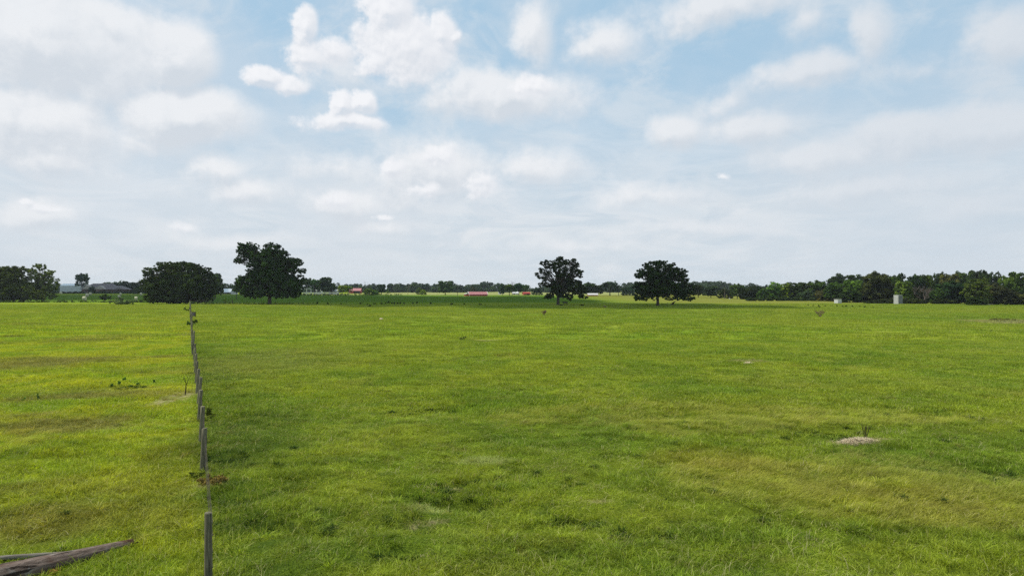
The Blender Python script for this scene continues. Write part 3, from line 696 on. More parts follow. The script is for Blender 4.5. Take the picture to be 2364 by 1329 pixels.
tree('green topped yard tree over the white rail fence', 726, 643, 680, 38, 'standing', C_MD, group=GL)
tree('highest rounded yard tree beside the white fence', 750, 639, 680, 38, 'round', C_DK, group=GL)
tree('lower yard tree at the right end of the white fence trees', 765, 652, 680, 24, 'standing', C_MD, group=GL)
tree('bright yellow green tree left of the small red barn', 790, 657, 681, 25, 'standing', C_YL, group=GL)
tree('mid green tree half hiding the wall of the small red barn', 804, 659, 680, 24, 'standing', C_LT, group=GL)
tree('bushy light green tree right of the tall thin pole', 853, 664, 682, 26, 'low', C_LT, group=GL, name='field_bush', cat='bush')
tree('small yellow green bush between the dark tree and the leafy bush', 867, 670, 682, 16, 'low', C_LT, group=GL, name='field_bush', cat='bush')
tree('dark upright tree standing before the distant wood', 881, 655, 680, 20, 'round', C_BL, group=GL)
tree('small open tree with a light green crown at the pasture end', 896, 669, 682, 14, 'airy', C_LT, group=GL)
tree('left one of two joined light green bushes by the pale field', 968, 663, 680, 15, 'low', C_LT, group=GL, name='field_bush', cat='bush')
tree('right one of two joined light green bushes by the pale field', 977, 668, 681, 15, 'low', C_YL, group=GL, name='field_bush', cat='bush')
tree('round full tree standing alone at the far end of the pasture', 1028, 647, 681, 38, 'round', (.045,.07,.03), group=GL)
tree('thin see-through tree rising behind the long red barn', 1092, 655, 679, 21, 'airy', (.05,.058,.045), group=GL, d=620)
tree('narrow tree at the left end of the far yard clump', 1160, 655, 682, 17, 'tall', C_BL, group=GL)
tree('second tree of the far yard clump with a bare branch above', 1176, 654, 683, 27, 'standing', C_MD, group=GL)
tree('highest tree of the far yard clump above the white shed', 1198, 652, 683, 28, 'standing', C_BL, group=GL)
tree('right end tree of the far yard clump over the orange shed', 1214, 656, 680, 24, 'standing', C_MD, group=GL, d=640)
tree('low green tree between the bare grey tree and the gappy lone tree', 1240, 662, 681, 26, 'low', C_BL, group=GL)
tree('tree close behind the right side of the gappy lone tree', 1360, 652, 683, 40, 'round', C_DK, group=GL)
tree('sloping tree right of it above the pale pink roofed shed', 1379, 657, 683, 28, 'round', C_DK, group=GL)
tree('broad blue green tree halfway between two lone trees', 1408, 648, 683, 46, 'standing', C_BL, group=GL)
tree('small branch tip tree at the right of the blue green tree', 1428, 654, 683, 22, 'airy', C_BL, group=GL)
tree('lower tree just left of the broad rounded lone tree', 1450, 661, 683, 30, 'low', C_BL, group=GL)
tree('dark tree directly right of the broad rounded lone tree', 1612, 656, 687, 30, 'round', C_DK, group=GL)
tree('bluish tree left of the wooden pole on the ochre field', 1641, 660, 688, 36, 'round', C_BL, group=GL)
tree('low dark tree right behind the wooden pole on the ochre field', 1674, 664, 689, 34, 'low', C_DK, group=GL)
tree('compact rounded tree standing clear before the gap in the wood', 1702, 655, 690, 33, 'round', C_MD, group=GL)
tree('silvery low bush in the gap of the wood', 1722, 674, 690, 16, 'low', (.16,.2,.11), group=GL, name='field_bush', cat='bush')
tree('distant tree seen through the gap of the wood', 1726, 670, 685, 30, 'low', C_BL, group=GL)
# right wood edge: (label, px, top, base, width, kind, colour)
RW = [('first dark tree of the wood right of the gap', 1744, 661, 691, 27, 'round', C_DK), ('low green tree second from the gap in the wood', 1765, 664, 692, 30, 'low', C_MD),
 ('light green feathery tree at the near end of the wood', 1790, 652, 692, 40, 'tall', C_LT), ('yellow green tree touching the feathery one', 1813, 654, 692, 32, 'tall', C_YL),
 ('dark dense tree behind the yellow green one', 1836, 650, 692, 40, 'round', C_DK), ('dark tree left of the white shed by three crowns', 1862, 651, 693, 38, 'round', (.035,.055,.022)),
 ('bluish low bush at the foot of the dark wood', 1866, 668, 694, 40, 'low', (.05,.075,.045)), ('mid green crown above the bluish bush', 1893, 648, 694, 44, 'round', C_MD),
 ('olive low tree left of the white shed', 1905, 664, 695, 40, 'low', C_OL), ('large dark hill shaped crown at the back above the white shed', 1954, 633, 690, 70, 'round', C_DK),
 ('shoulder crown left of the hill shaped one', 1932, 641, 690, 40, 'round', C_DK), ('green tree over the white shed', 1925, 652, 696, 42, 'round', C_MD),
 ('bright green tree right of the white shed', 1972, 645, 698, 42, 'round', C_LT), ('shaded low tree in front right of the white shed', 1962, 668, 699, 48, 'low', C_DK),
 ('dark tree between white shed and grey box', 1998, 641, 697, 34, 'tall', C_DK), ('broad brownish dark tree left of the grey box', 2024, 629, 699, 62, 'round', (.042,.052,.022)),
 ('dark crown just behind the grey box', 2052, 634, 698, 44, 'round', C_MD), ('narrow peak crown behind the right of the grey box', 2080, 630, 690, 22, 'tall', C_DK),
 ('sunlit green tree above the small white cabinet', 2086, 648, 700, 36, 'round', C_LT), ('dark crown over the bare grey tree, left part', 2112, 634, 694, 36, 'round', C_DK),
 ('dark crown over the bare grey tree, right part', 2140, 632, 694, 34, 'round', C_MD), ('small high crown behind right of the bare grey tree', 2168, 629, 690, 24, 'round', C_DK),
 ('olive topped crown right of the small high crown', 2192, 629, 694, 40, 'round', C_OL), ('black green round tree right of the bare grey tree', 2196, 650, 701, 60, 'round', (.020,.040,.020)),
 ('mid green tree low between bare tree and black green tree', 2166, 662, 701, 32, 'low', C_MD), ('mid green crown in the back row left of the dark cap', 2222, 628, 692, 38, 'round', C_MD),
 ('dark cap shaped crown, highest point of the wood', 2256, 621, 690, 36, 'round', C_DK), ('tall olive tree in the front row of the wood', 2256, 642, 704, 56, 'tall', (.075,.11,.028)),
 ('dark undergrowth bush at the foot of the olive tree', 2254, 683, 705, 36, 'low', C_DK), ('ragged dark crown right of the dark cap', 2281, 630, 692, 30, 'round', C_DK),
 ('thin topped crown standing out near the right end', 2304, 629, 692, 18, 'tall', C_DK), ('brownish green tree between olive tree and right corner', 2288, 655, 703, 46, 'round', (.05,.058,.03)),
 ('low shrub right of the dark undergrowth bush', 2286, 680, 703, 34, 'low', C_MD), ('light green crown beside the right corner crown', 2326, 638, 700, 36, 'round', C_LT),
 ('rounded crown in the upper right corner of the wood', 2354, 625, 698, 44, 'round', C_MD), ('dark shaded tree low near the right edge', 2322, 662, 704, 50, 'low', (.03,.036,.02)),
 ('green bush cut by the right edge of the picture', 2362, 676, 704, 34, 'low', C_OL), ('dark tree beyond the right picture edge', 2410, 632, 702, 70, 'round', C_DK),
 ('olive tree well beyond the right picture edge', 2475, 628, 702, 80, 'round', C_OL)]
for lb, px, tp, bs, w, kd, cl in RW: tree(lb, px, tp, bs, w * 1.08, kd, cl, name='wood_edge_tree', group=GR)

# distant woods: one mass nobody could count
rng = np.random.RandomState(77); Lw = []
for k in range(760):
    x = rng.uniform(-1500, 1500); d = rng.uniform(830, 1050); px = 1182 + x / d * F
    tp = 656.5 + 3.2 * math.sin(px * .011) + 2.2 * math.sin(px * .037 + 1) + rng.uniform(-1.5, 3)
    if 880 < px < 1100: tp += 3.0
    if px < 450: tp -= 1.5
    h = H + (HOR - tp) * d / F; r = rng.uniform(6, 12)
    for q in range(3):
        z = h - r * .55 - q * h * .3
        if z > 0: Lw.append((x + rng.uniform(-4, 4), d - 4 + rng.uniform(-5, 5), z, r, r * .9, min(r * .6, max(z, 2.))))
wm = crown_mesh('distant_woods', Lw, 1.25, .018, rng, sub=.36, minsub=2.2)
wd = link('distant_woods', wm); wd.color = (.030, .055, .036, 1); tag(wd, 'far off band of dark woods closing the horizon', kind='stuff')

# ------------------------------------------------------------------ bare trees, twig bushes, saplings
def bare(name, label, cat, px, base, hpx, wpx, material, seed, depth=4, n0=1, r0=.03, spread=.6, d=None, group=None, kids=3):
    if d is None: X0, d = gp(px, base)
    else: X0 = xat(px, d)
    s = d / F; h = hpx * s; rnd = random.Random(seed); mb = MB()
    def grow(p, dr, L, r, lv):
        q = p + dr * L; m = p.lerp(q, .5) + Vector((rnd.uniform(-1, 1), rnd.uniform(-1, 1), 0)) * L * .07
        mb.tube([p, m, q], [r, r * .8, r * .6], 4 if lv < depth - 1 else 6, False)
        if lv == 0: return
        for k in range(kids if lv > 1 else kids + 1):
            nd = (dr + Vector((rnd.uniform(-1, 1), rnd.uniform(-1, 1), rnd.uniform(-.25, .6))) * spread).normalized()
            st_ = p.lerp(q, rnd.uniform(.55, 1)) if k else q
            grow(st_, nd, L * rnd.uniform(.55, .8), r * .55, lv - 1)
    for k in range(n0):
        a = k * 6.283 / n0 + rnd.random(); t = .12 if n0 == 1 else .55
        grow(Vector((0, 0, -.03)), Vector((math.cos(a) * t, math.sin(a) * t, 1)).normalized(), h * .36, h * r0, depth)
    zs = max(v[2] for v in mb.v); xw = max(abs(v[0]) for v in mb.v)
    mb.v = [(x * (wpx * s / 2) / xw, y * (wpx * s / 2) / xw, z * h / zs if z > 0 else z) for x, y, z in mb.v]
    o = mb.build(name, material, None, (X0, d, hz(X0, d)), True); tag(o, label, cat, group); return o
bare('bare_tree', 'large leafless greyish tree before the wood, right of the small white cabinet', 'tree', 2131, 700, 42, 62, M_['twig'], 5, 5, 3, .022, .75)
bare('bare_tree', 'leafless pinkish grey tree right of the orange shed', 'tree', 1226, 681, 17, 24, M_['twig'], 6, 4, 2, .02, .7)
bare('bare_tree', 'thin dead tree left of the round lone pasture tree', 'tree', 1009, 682, 31, 8, M_['twig'], 7, 3, 1, .02, .3)
bare('bare_tree', 'dead stick tree standing in the pale field right of the upright dark tree', 'tree', 941, 681, 26, 16, M_['twig'], 8, 3, 1, .02, .5)
bare('bare_tree', 'dead grey tree beside the tall thin pole', 'tree', 848, 681, 29, 14, M_['twig'], 9, 3, 1, .015, .5)
bare('bare_tree', 'dead tree top above the left shoulder of the dome thicket', 'tree', 322, 678, 36, 16, M_['twig'], 10, 3, 1, .015, .4)
bare('bare_tree', 'bare branches sticking out above the far yard clump', 'tree', 1182, 683, 34, 16, M_['twig'], 11, 3, 1, .014, .4)
bare('twig_bush', 'small dark reddish bush alone in front of the gappy lone tree', 'bush', 1256, 728, 13, 15, M_['redtwig'], 12, 3, 5, .035, .8, kids=4)
bare('twig_bush', 'pinkish leafless bush on the pasture before the wood', 'bush', 1893, 731, 17, 29, M_['redtwig'], 13, 4, 6, .03, .8, kids=3)
bare('dead_sapling', 'dark bare sapling growing on the straw patch by the fence', 'sapling', 427, 911, 50, 34, M_['darktwig'], 14, 3, 1, .030, .6, kids=2)
bare('dead_weed_stalks', 'dry grey stalks standing on the round straw mound', 'weed', 1998, 1014, 46, 26, M_['darktwig'], 15, 2, 10, .018, .3, kids=2)
bare('sapling', 'little leafy sapling in the ochre field before the pole side of the wood', 'sapling', 1745, 698, 10, 9, M_['darktwig'], 16, 3, 2, .02, .6)
bare('fallen_branch', 'pale brown brush heap lying between two lone trees', 'brush pile', 1397, 711, 7, 14, M_['redtwig'], 17, 3, 6, .02, 1.2, kids=4)
bare('fallen_branch', 'branch propped up from the ground under the broad rounded lone tree', 'branch', 1549, 704, 9, 18, M_['darktwig'], 21, 1, 1, .03, .9, kids=1)

# ------------------------------------------------------------------ weeds and small plants
def plant(name, label, cat, px, base, hpx, wpx, col, seed, leaf=.05, n=6, group=None, d=None, dens=5.):
    if d is None: X0, d = gp(px, base)
    else: X0 = xat(px, d)
    s = d / F; h = hpx * s; w = wpx * s / 2; rng = np.random.RandomState(seed); L = []
    for k in range(n):
        a = rng.rand() * 6.28; r = w * .7 * math.sqrt(rng.rand()); q = rng.uniform(.28, .5)
        L.append((math.cos(a) * r, math.sin(a) * r * .8, h * rng.uniform(.25, .72), w * q, w * q, h * rng.uniform(.2, .3)))
    me = crown_mesh(name, L, leaf, dens / max(.02, w * w) * .35, rng, sub=.35, minsub=leaf)
    o = link(name, me, None, None, (X0, d, hz(X0, d))); o.color = col + (1,); tag(o, label, cat, group); return o
plant('brush_pile', 'heap of cut sage green brush at the field edge below the hay bales', 'brush pile', 281, 704, 13, 66, (.10,.13,.07), 1, .14, 22)
plant('shrub', 'dark sprawling shrub behind the brush heap among the bales', 'bush', 243, 697, 22, 34, (.025,.045,.02), 2, .16, 12)
plant('shrub', 'reddish brown weedy shrub just behind the middle of the brush heap', 'bush', 276, 697, 13, 22, (.05,.045,.03), 3, .14, 8)
plant('shrub', 'dark low shrub at the left foot of the dome thicket', 'bush', 345, 700, 16, 28, C_DK, 4, .16, 8)
plant('shrub', 'weedy dark shrub on the line under the far left bales', 'bush', 142, 699, 7, 18, C_DK, 5, .14, 6)
plant('vine', 'green vine spilling left over the far part of the post fence', 'vine', 431, 721, 15, 16, (.06,.10,.025), 6, .12, 6)
plant('vine', 'green vine right of the fence posts below the wooden nest box', 'vine', 451, 749, 16, 12, (.035,.07,.02), 7, .09, 6)
plant('vine', 'green vine left of the fence posts below the wooden nest box', 'vine', 435, 752, 16, 9, (.05,.09,.02), 8, .09, 5)
plant('weed_clump', 'dead brown weed tangle at the foot of the second nearest fence post', 'weed', 493, 1118, 20, 70, (.15,.11,.05), 9, .018, 26, dens=4)
plant('weed_clump', 'dark leafy weeds left of the brown tangle by the fence post', 'weed', 455, 1102, 14, 44, (.06,.09,.025), 10, .02, 16, dens=4.5)
plant('weed_clump', 'dark vine weeds right of the fence where the posts bunch together', 'weed', 482, 964, 26, 24, (.06,.09,.025), 11, .022, 14, dens=4)
TH = 'thistles in the left pasture'
for i, (px, bs, hp, wp, lb) in enumerate(((54, 924, 14, 11, 'leftmost thistle of the pair standing near the left edge'), (86, 926, 19, 11, 'right thistle of the pair near the left edge, taller one'),
     (258, 893, 9, 8, 'smallest thistle at the left end of the thistle row'), (274, 891, 15, 11, 'second thistle of the row from the left'), (286, 884, 14, 10, 'highest placed thistle of the row'),
     (300, 893, 10, 14, 'wide thistle in the middle of the row'), (318, 890, 12, 10, 'thistle at the right end of the row'), (355, 884, 10, 9, 'single dark thistle right of the thistle row'))):
    plant('thistle', lb, 'thistle', px, bs, hp * .85, wp * .8, (.085,.17,.05), 30 + i, .032, 6, TH, dens=7)
WD = 'dark weed clumps in the shaded pasture'
ORD = ['leftmost', 'second', 'third', 'fourth', 'fifth', 'sixth', 'seventh', 'eighth', 'ninth', 'tenth', 'eleventh', 'twelfth', 'thirteenth', 'fourteenth', 'fifteenth', 'sixteenth', 'seventeenth', 'eighteenth', 'nineteenth', 'twentieth', 'twenty first', 'rightmost']
wl = [(832,702,5,4),(848,703,4,3),(855,707,8,4),(865,702,8,5),(881,702,7,4),(889,701,5,3),(897,700,9,7),(905,701,5,4),(911,701,5,5),(918,701,6,5),(925,701,6,4),(932,701,5,4),(953,701,5,4),(963,701,6,5),(995,702,6,6),(1042,703,12,5),(1071,702,4,3),(1109,703,9,4),
      (756,702,5,5),(788,702,4,3),(732,702,4,6),(1343,705,14,4),(1296,705,7,4)]
rank = {v[0]: k for k, v in enumerate(sorted(w_ for w_ in wl if w_[0] < 1200))}
for i, (px, bs, w, h) in enumerate(wl):
    lb = ORD[rank[px]] + ' from the left of the dark weed clumps in the shaded pasture band' if px in rank else {1343: 'long low weed clump right of the cow', 1296: 'weed clump between the trunk and the cow'}[px]
    plant('weed_clump', lb,
          'weed', px, bs + 1, h, w, (.02,.035,.012), 50 + i, .16, 4, WD)
WR = 'small weed clumps before the white shed'
for i, (px, bs, w, h) in enumerate([(1866,706,4,2),(1877,707,4,2),(1889,708,6,4),(1893,710,4,2),(1905,708,4,3),(1919,708,5,2),(1932,708,7,3),(1945,709,5,3),(1953,708,6,3),(1968,709,6,3),(1985,709,5,3),(1997,710,7,3),(2016,711,5,2)]):
    plant('weed_clump', ORD[i] + ' from the left of the small weed clumps in the row before the white shed', 'weed', px, bs, h, w, (.03,.05,.015), 90 + i, .14, 3, WR)
o = plant('weed_clump', 'dark weeds growing along the pond bank', None, 2300, 739, 4, 70, (.10,.10,.04), 120, .10, 12); tag(o, kind='stuff')
plant('weed_clump', 'small leafy weeds in the middle of the open pasture', 'weed', 1068, 785, 9, 22, (.09,.13,.05), 121, .07, 6)
o = plant('rank_grass', 'dark rank grass left behind the round straw mound', None, 1945, 1008, 9, 78, (.04,.075,.015), 122, .022, 26, dens=5); tag(o, kind='stuff')
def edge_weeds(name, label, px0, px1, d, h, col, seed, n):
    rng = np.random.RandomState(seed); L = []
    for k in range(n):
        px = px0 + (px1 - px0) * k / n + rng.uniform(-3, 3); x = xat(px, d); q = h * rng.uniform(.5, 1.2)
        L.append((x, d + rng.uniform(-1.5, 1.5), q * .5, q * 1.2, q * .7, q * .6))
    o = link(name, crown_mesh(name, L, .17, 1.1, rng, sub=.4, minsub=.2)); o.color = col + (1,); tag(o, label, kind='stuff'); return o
edge_weeds('weeds', 'unmown weeds along the boundary under the far left fence line', -60, 440, 268, .7, (.045,.075,.02), 1, 90)
edge_weeds('weeds', 'dark weeds along the wire fence under the tallest lone tree', 440, 730, 243, .28, (.025,.05,.012), 2, 90)
edge_weeds('weeds', 'dark hedge strip at the back of the hay field', 100, 520, 690, 1.9, (.02,.04,.018), 3, 110)
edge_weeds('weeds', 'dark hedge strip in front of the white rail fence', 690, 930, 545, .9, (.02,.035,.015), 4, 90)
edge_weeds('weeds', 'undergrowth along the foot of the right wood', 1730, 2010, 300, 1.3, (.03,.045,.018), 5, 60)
edge_weeds('weeds', 'undergrowth along the far right wood edge', 2000, 2480, 246, 1.4, (.03,.042,.018), 6, 80)

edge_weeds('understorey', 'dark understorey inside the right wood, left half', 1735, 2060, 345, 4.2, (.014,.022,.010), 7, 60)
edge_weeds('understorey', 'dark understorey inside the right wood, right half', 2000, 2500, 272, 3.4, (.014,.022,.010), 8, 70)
# ------------------------------------------------------------------ straw mound by the stalks
def straw_mound(name, label, px, py, rx, ry, hh, seed, n=900):
    X0, d = gp(px, py); rng = np.random.RandomState(seed); mb = MB(); z0 = hz(X0, d)
    rows = []
    for i in range(7):
        f = i / 6; rows.append([(math.cos(a) * rx * f * (1 + .15 * math.sin(3 * a)), math.sin(a) * ry * f, hh * (1 - f * f) * (1 + .2 * rng.rand()) - .05 * f) for a in np.linspace(0, 6.283, 25)[:-1]])
    vs = [q for r in rows for q in r]; fs = [(i * 24 + k, i * 24 + (k + 1) % 24, (i + 1) * 24 + (k + 1) % 24, (i + 1) * 24 + k) for i in range(6) for k in range(24)]
    mb.add(vs, fs)
    for k in range(n):
        a = rng.rand() * 6.283; r = math.sqrt(rng.rand()); x, y = math.cos(a) * rx * r, math.sin(a) * ry * r; z = hh * (1 - r * r)
        b = rng.rand() * 6.283; L = .06 + .12 * rng.rand(); w = .005
        dx, dy, dz = math.cos(b) * L, math.sin(b) * L, L * (.1 + .5 * rng.rand())
        px_, py_ = -math.sin(b) * w, math.cos(b) * w
        mb.add([(x - px_, y - py_, z), (x + px_, y + py_, z), (x + dx, y + dy, z + dz)], [(0, 1, 2)])
    o = mb.build(name, M_['drystraw'], None, (X0, d, z0)); tag(o, label, 'mound'); return o
M_['drystraw'] = plain('dry straw', (.46,.38,.25), .95, .35, 14.)
straw_mound('straw_mound', 'bleached straw mound with dead stalks, right foreground', 1986, 1024, .80, .36, .17, 1, 2200)
straw_mound('straw_mound', 'small tan hump alone in the open pasture at centre left', 880, 737, .45, .4, .27, 2, 300)
straw_mound('straw_mound', 'brownish tan tuft mound on the right pasture', 1728, 838, .55, .4, .16, 3, 600)

# ------------------------------------------------------------------ post and wire fence
fence = tag(empty('pasture_fence', (*gp(465, 1087), 0)), 'long row of weathered round posts with wire running away from the camera', 'fence')
fx, fy = fence.location.x, fence.location.y
near_posts = [(13.05, 481, 0, .072), (21.1, 467.5, 5, .082), (24.8, 463.5, 5, .080), (29.3, 459.3, 5, .078), (33.2, 457.5, 7, .07), (37.0, 454.5, 4, .078), (41.0, 452.5, 3, .074), (45.3, 450.5, 3, .075), (49.5, 449, 2, .07), (53., 447.5, 3, .072)]
plist = []; rnd = random.Random(4)
for d, px, lean, r in near_posts: plist.append((xat(px, d), d, lean * d / F, r, 1.3 if d > 14 else 1.32))
d = 57.5
while d < 244: plist.append((xat(436 + 560 / d, d) + rnd.uniform(-.08, .08), d, rnd.uniform(-.10, .16), rnd.uniform(.06, .08), rnd.uniform(1.2, 1.36))); d += rnd.uniform(3.9, 4.8)
plist.append((xat(438.3, 245), 245, 0, .11, 1.55))
for k, (x, y, ln, r, h) in enumerate(plist):
    mb = MB(); z0 = -.35; n = 14
    pts = [(ln * max(0, q) / h, 0, q) for q in (z0, 0, h * .33, h * .66, h - .015, h)]
    mb.tube(pts, [r * 1.06, r * 1.04, r, r * .98, r * .96, r * .84], n, True, .10, rnd)
    tl = rnd.uniform(-.25, .25); mb.v = [(q[0], q[1], q[2] + (q[0] * tl if q[2] > h - .1 else 0)) for q in mb.v]
    mb.build('fence_post', M_['post'], fence, (x - fx, y - fy, hz(x, y)), True)
for zf in (.28, .58, .88, 1.12):
    mb = MB()
    for a, b in zip(plist[:-1], plist[1:]):
        za, zb = hz(a[0], a[1]) + zf, hz(b[0], b[1]) + zf
        pts = [(a[0] + (b[0] - a[0]) * f - fx + .08, a[1] + (b[1] - a[1]) * f - fy, za + (zb - za) * f - .04 * math.sin(math.pi * f)) for f in (0, .33, .66, 1)]
        mb.tube(pts, [.0055] * 4, 3, False)
    mb.build('wire', M_['wire'], fence)
# board nest box on the fence
X0, d = xat(447, 118), 118.
nb = tag(empty('nest_box', (X0 + .05, d, hz(X0, d))), 'wooden nest box frame fixed high on a far fence post', 'nest box')
MB().tube([(-.28, 0, 0), (-.28, 0, 1.5)], [.05, .05], 8).build('post', M_['post'], nb)
MB().box((0, 0, 1.15), (.42, .3, .62)).build('box', M_['shingle'], nb)
MB().box((0, 0, 1.5), (.56, .42, .06)).build('roof', M_['darktwig'], nb)
MB().box((.23, -.02, 1.1), (.05, .34, .8)).build('side_board', M_['darktwig'], nb)

# wire fence running across behind the pasture, with gates
cross = tag(empty('wire_fence', (xat(600, 244), 244, 0)), 'thin wire fence with slim posts passing behind the tallest lone tree', 'fence')
pp_ = []
for px in (537, 570, 603, 636, 669, 700, 732, 764, 800, 838, 880, 925, 975, 1030, 1090, 1150, 1210): pp_.append((xat(px, 244), 244., px))
for k, (x, y, px) in enumerate(pp_):
    mb = MB().tube([(0, 0, -.2), (random.Random(k).uniform(-.06, .06), 0, 1.45)], [.045, .04], 6)
    mb.build('fence_post', M_['rust'], cross, (x - cross.location.x, 0, hz(x, y)))
for zf in (.4, .8, 1.2):
    mb = MB(); mb.tube([(x - cross.location.x, 0, hz(x, y) + zf) for x, y, _ in pp_], [.006] * len(pp_), 3, False); mb.build('wire', M_['wire'], cross)
def gate(label, px0, px1, material, rails=5, h=1.35):
    d = 243.5; x0, x1 = xat(px0, d), xat(px1, d); w = x1 - x0
    g = tag(empty('field_gate', (x0, d, hz(x0, d))), label, 'gate', 'gates at the field corner')
    mb = MB()
    for k in range(rails): z = .3 + (h - .3) * k / (rails - 1); mb.tube([(.1, 0, z), (w - .1, 0, z)], [.03, .03], 6)
    for f in (.02, .5, .98): mb.tube([(w * f, 0, .25), (w * f, 0, h + .03)], [.03, .03], 6)
    mb.build('gate_frame', material, g)
    for x in (0, w): MB().tube([(x, 0, -.3), (x, 0, 1.6)], [.1, .09], 8).build('gate_post', M_['darktwig'], g)
gate('green tube gate left of the brown gate near the fence corner', 489, 517, M_['green'])
gate('brown bar gate nearest to the tallest lone tree', 520, 536.5, M_['rust'])
g = tag(empty('board_fence', (xat(441, 243.5), 243.5, hz(xat(441, 243.5), 243.5))), 'dark board fence from the corner post to the green gate', 'fence')
w = xat(489, 243.5) - xat(441, 243.5)
for k in range(3): MB().box((w / 2, 0, .5 + .4 * k), (w, .05, .14)).build('rail', M_['darktwig'], g)
for k in range(4): MB().tube([(w * k / 3.2, .1, -.2), (w * k / 3.2, .1, 1.4)], [.08, .07], 7).build('fence_post', M_['post'], g)
# rail fence piece under the rounded lone tree
X0, d = gp(1528, 706); g = tag(empty('rail_fence', (X0, d, hz(X0, d))), 'short two post rail fence piece under the broad rounded lone tree', 'fence')
w = 13 * d / F
for x in (0, w): MB().tube([(x, 0, -.2), (x, 0, .95)], [.08, .07], 8).build('fence_post', M_['darktwig'], g)
MB().tube([(0, -.1, .5), (w, -.1, .5)], [.05, .05], 6).build('rail', M_['darktwig'], g)
# utility poles
for px, top, base, lb in ((842.5, 650, 682, 'thin dark pole right of the small red barn'), (1056, 656, 684, 'thin pole left of the long red barn'), (1673, 664, 690, 'pale wooden pole against the trees on the ochre field')):
    X0, d = gp(px, base); h = (base - top) * d / F
    o = tag(empty('utility_pole', (X0, d, hz(X0, d))), lb, 'pole', 'poles beyond the pasture')
    MB().tube([(0, 0, -.3), (0, 0, h)], [.16, .11], 8).build('pole', M_['twig'] if px > 1600 else M_['bark'], o)
    MB().box((0, 0, h - .7), (1.5 if px > 900 else .5, .12, .12)).build('crossarm', M_['bark'], o)

# ------------------------------------------------------------------ fallen logs
def log(name, label, a, b, r0, r1, material, seed, sink=.3, n=22, seg=26):
    (ax, ay), (bx, by) = a, b; L = math.hypot(bx - ax, by - ay); rng = random.Random(seed); me = MB()
    o = empty(name, (ax, ay, 0), math.atan2(by - ay, bx - ax)); vs = []
    za, zb = hz(ax, ay), hz(bx, by); ridge = [rng.uniform(-.055, .055) for _ in range(n)]
    for i in range(seg + 1):
        f = i / seg; r = r0 + (r1 - r0) * f
        for k in range(n):
            an = 6.2832 * k / n; q = r * (1 + ridge[k] * (1 + .5 * math.sin(f * 7 + k)) + rng.uniform(-.015, .015) + (.04 * math.sin(f * 9 + an * 2)))
            xo = f * L + (rng.uniform(-.09, .12) if i == seg else 0)
            vs.append((xo, q * math.cos(an), za + (zb - za) * f + r * (1 - sink) + q * math.sin(an)))
    fs = [(i * n + k, (i + 1) * n + k, (i + 1) * n + (k + 1) % n, i * n + (k + 1) % n) for i in range(seg) for k in range(n)] + [tuple(range(n)), tuple(range((seg + 1) * n - 1, seg * n - 1, -1))]
    me.add(vs, fs); q = me.build('log_body', material, o, smooth=True)
    return o
ex, ey = gp(306, 1262); 
dirx, diry = xat(-10, 13.0) - ex, 13.0 - ey
o = log('fallen_log', 'thick reddish brown split log in the lower left corner', (ex + dirx * 2.1, ey + diry * 2.1), (ex, ey), .36, .11, M_['log'], 3, .25); tag(o, cat='log', group='fallen logs')
o['label'] = 'thick reddish brown split log in the lower left corner'
e2 = gp(150, 1277); s2 = gp(-90, 1309)
o = log('fallen_log', '', s2, e2, .06, .04, M_['greylog'], 6, -.3); tag(o, 'thin silvery grey pole lying behind the brown log', 'log', 'fallen logs')

# ------------------------------------------------------------------ hay bales
def bale_mesh():
    mb = MB(); n = 28; R0 = 1.0; prof = [(-.62, .0), (-.62, .55), (-.6, .93), (-.54, .99), (-.2, 1.0), (.2, 1.0), (.54, .99), (.6, .93), (.62, .55), (.62, 0)]
    vs = []; rr = random.Random(3)
    for x, r in prof:
        for k in range(n):
            a = 6.2832 * k / n; j = 1 + rr.uniform(-.02, .02); zz = r * math.sin(a) * j; vs.append((x, r * math.cos(a) * j, R0 + max(zz, -.96)))
    fs = [(i * n + k, (i + 1) * n + k, (i + 1) * n + (k + 1) % n, i * n + (k + 1) % n) for i in range(len(prof) - 1) for k in range(n)]
    return mb.add(vs, fs).mesh('hay_bale', True)
m, N = mat('hay'); t = N.new('ShaderNodeTexCoord'); n1 = N.noise(t.outputs['Object'], 5., 6, .7)
out(N, bsdf(N, N.mix(N.rng(n1, .3, .7), (.38, .35, .22), (.60, .57, .40)), .95, .1, (n1, .8, .05)))
bm_ = bale_mesh(); bm_.materials.append(m)
for px, base, hp, rz, lb in ((195, 694.5, 10.5, 8, 'nearest round hay bale, leftmost of the trio in front of the house'), (201, 685.8, 8, 15, 'middle round hay bale of the receding trio'), (208.5, 681.5, 6.5, 5, 'farthest round hay bale of the receding trio'),
        (140.5, 679.6, 5.8, 0, 'round hay bale at far left below the grey barn'), (278.5, 681.6, 5.8, 20, 'round hay bale under the right end of the house roof'), (275, 688, 6.5, 10, 'round hay bale half hidden behind the brush heap'),
        (314, 695, 9.5, 25, 'round hay bale right of the brush heap'), (325.5, 682.3, 6.3, 5, 'round hay bale back right, beside the dome thicket'), (340, 677.6, 5, 12, 'farthest right round hay bale against the hedge')):
    X0, d = gp(px, base); o = link('hay_bale', bm_, None, None, (X0, d, hz(X0, d))); s = hp * d / F / 2; o.scale = (s, s, s); o.rotation_euler = (0, 0, R(rz)); tag(o, lb, 'hay bale', 'round bales in the hay field')

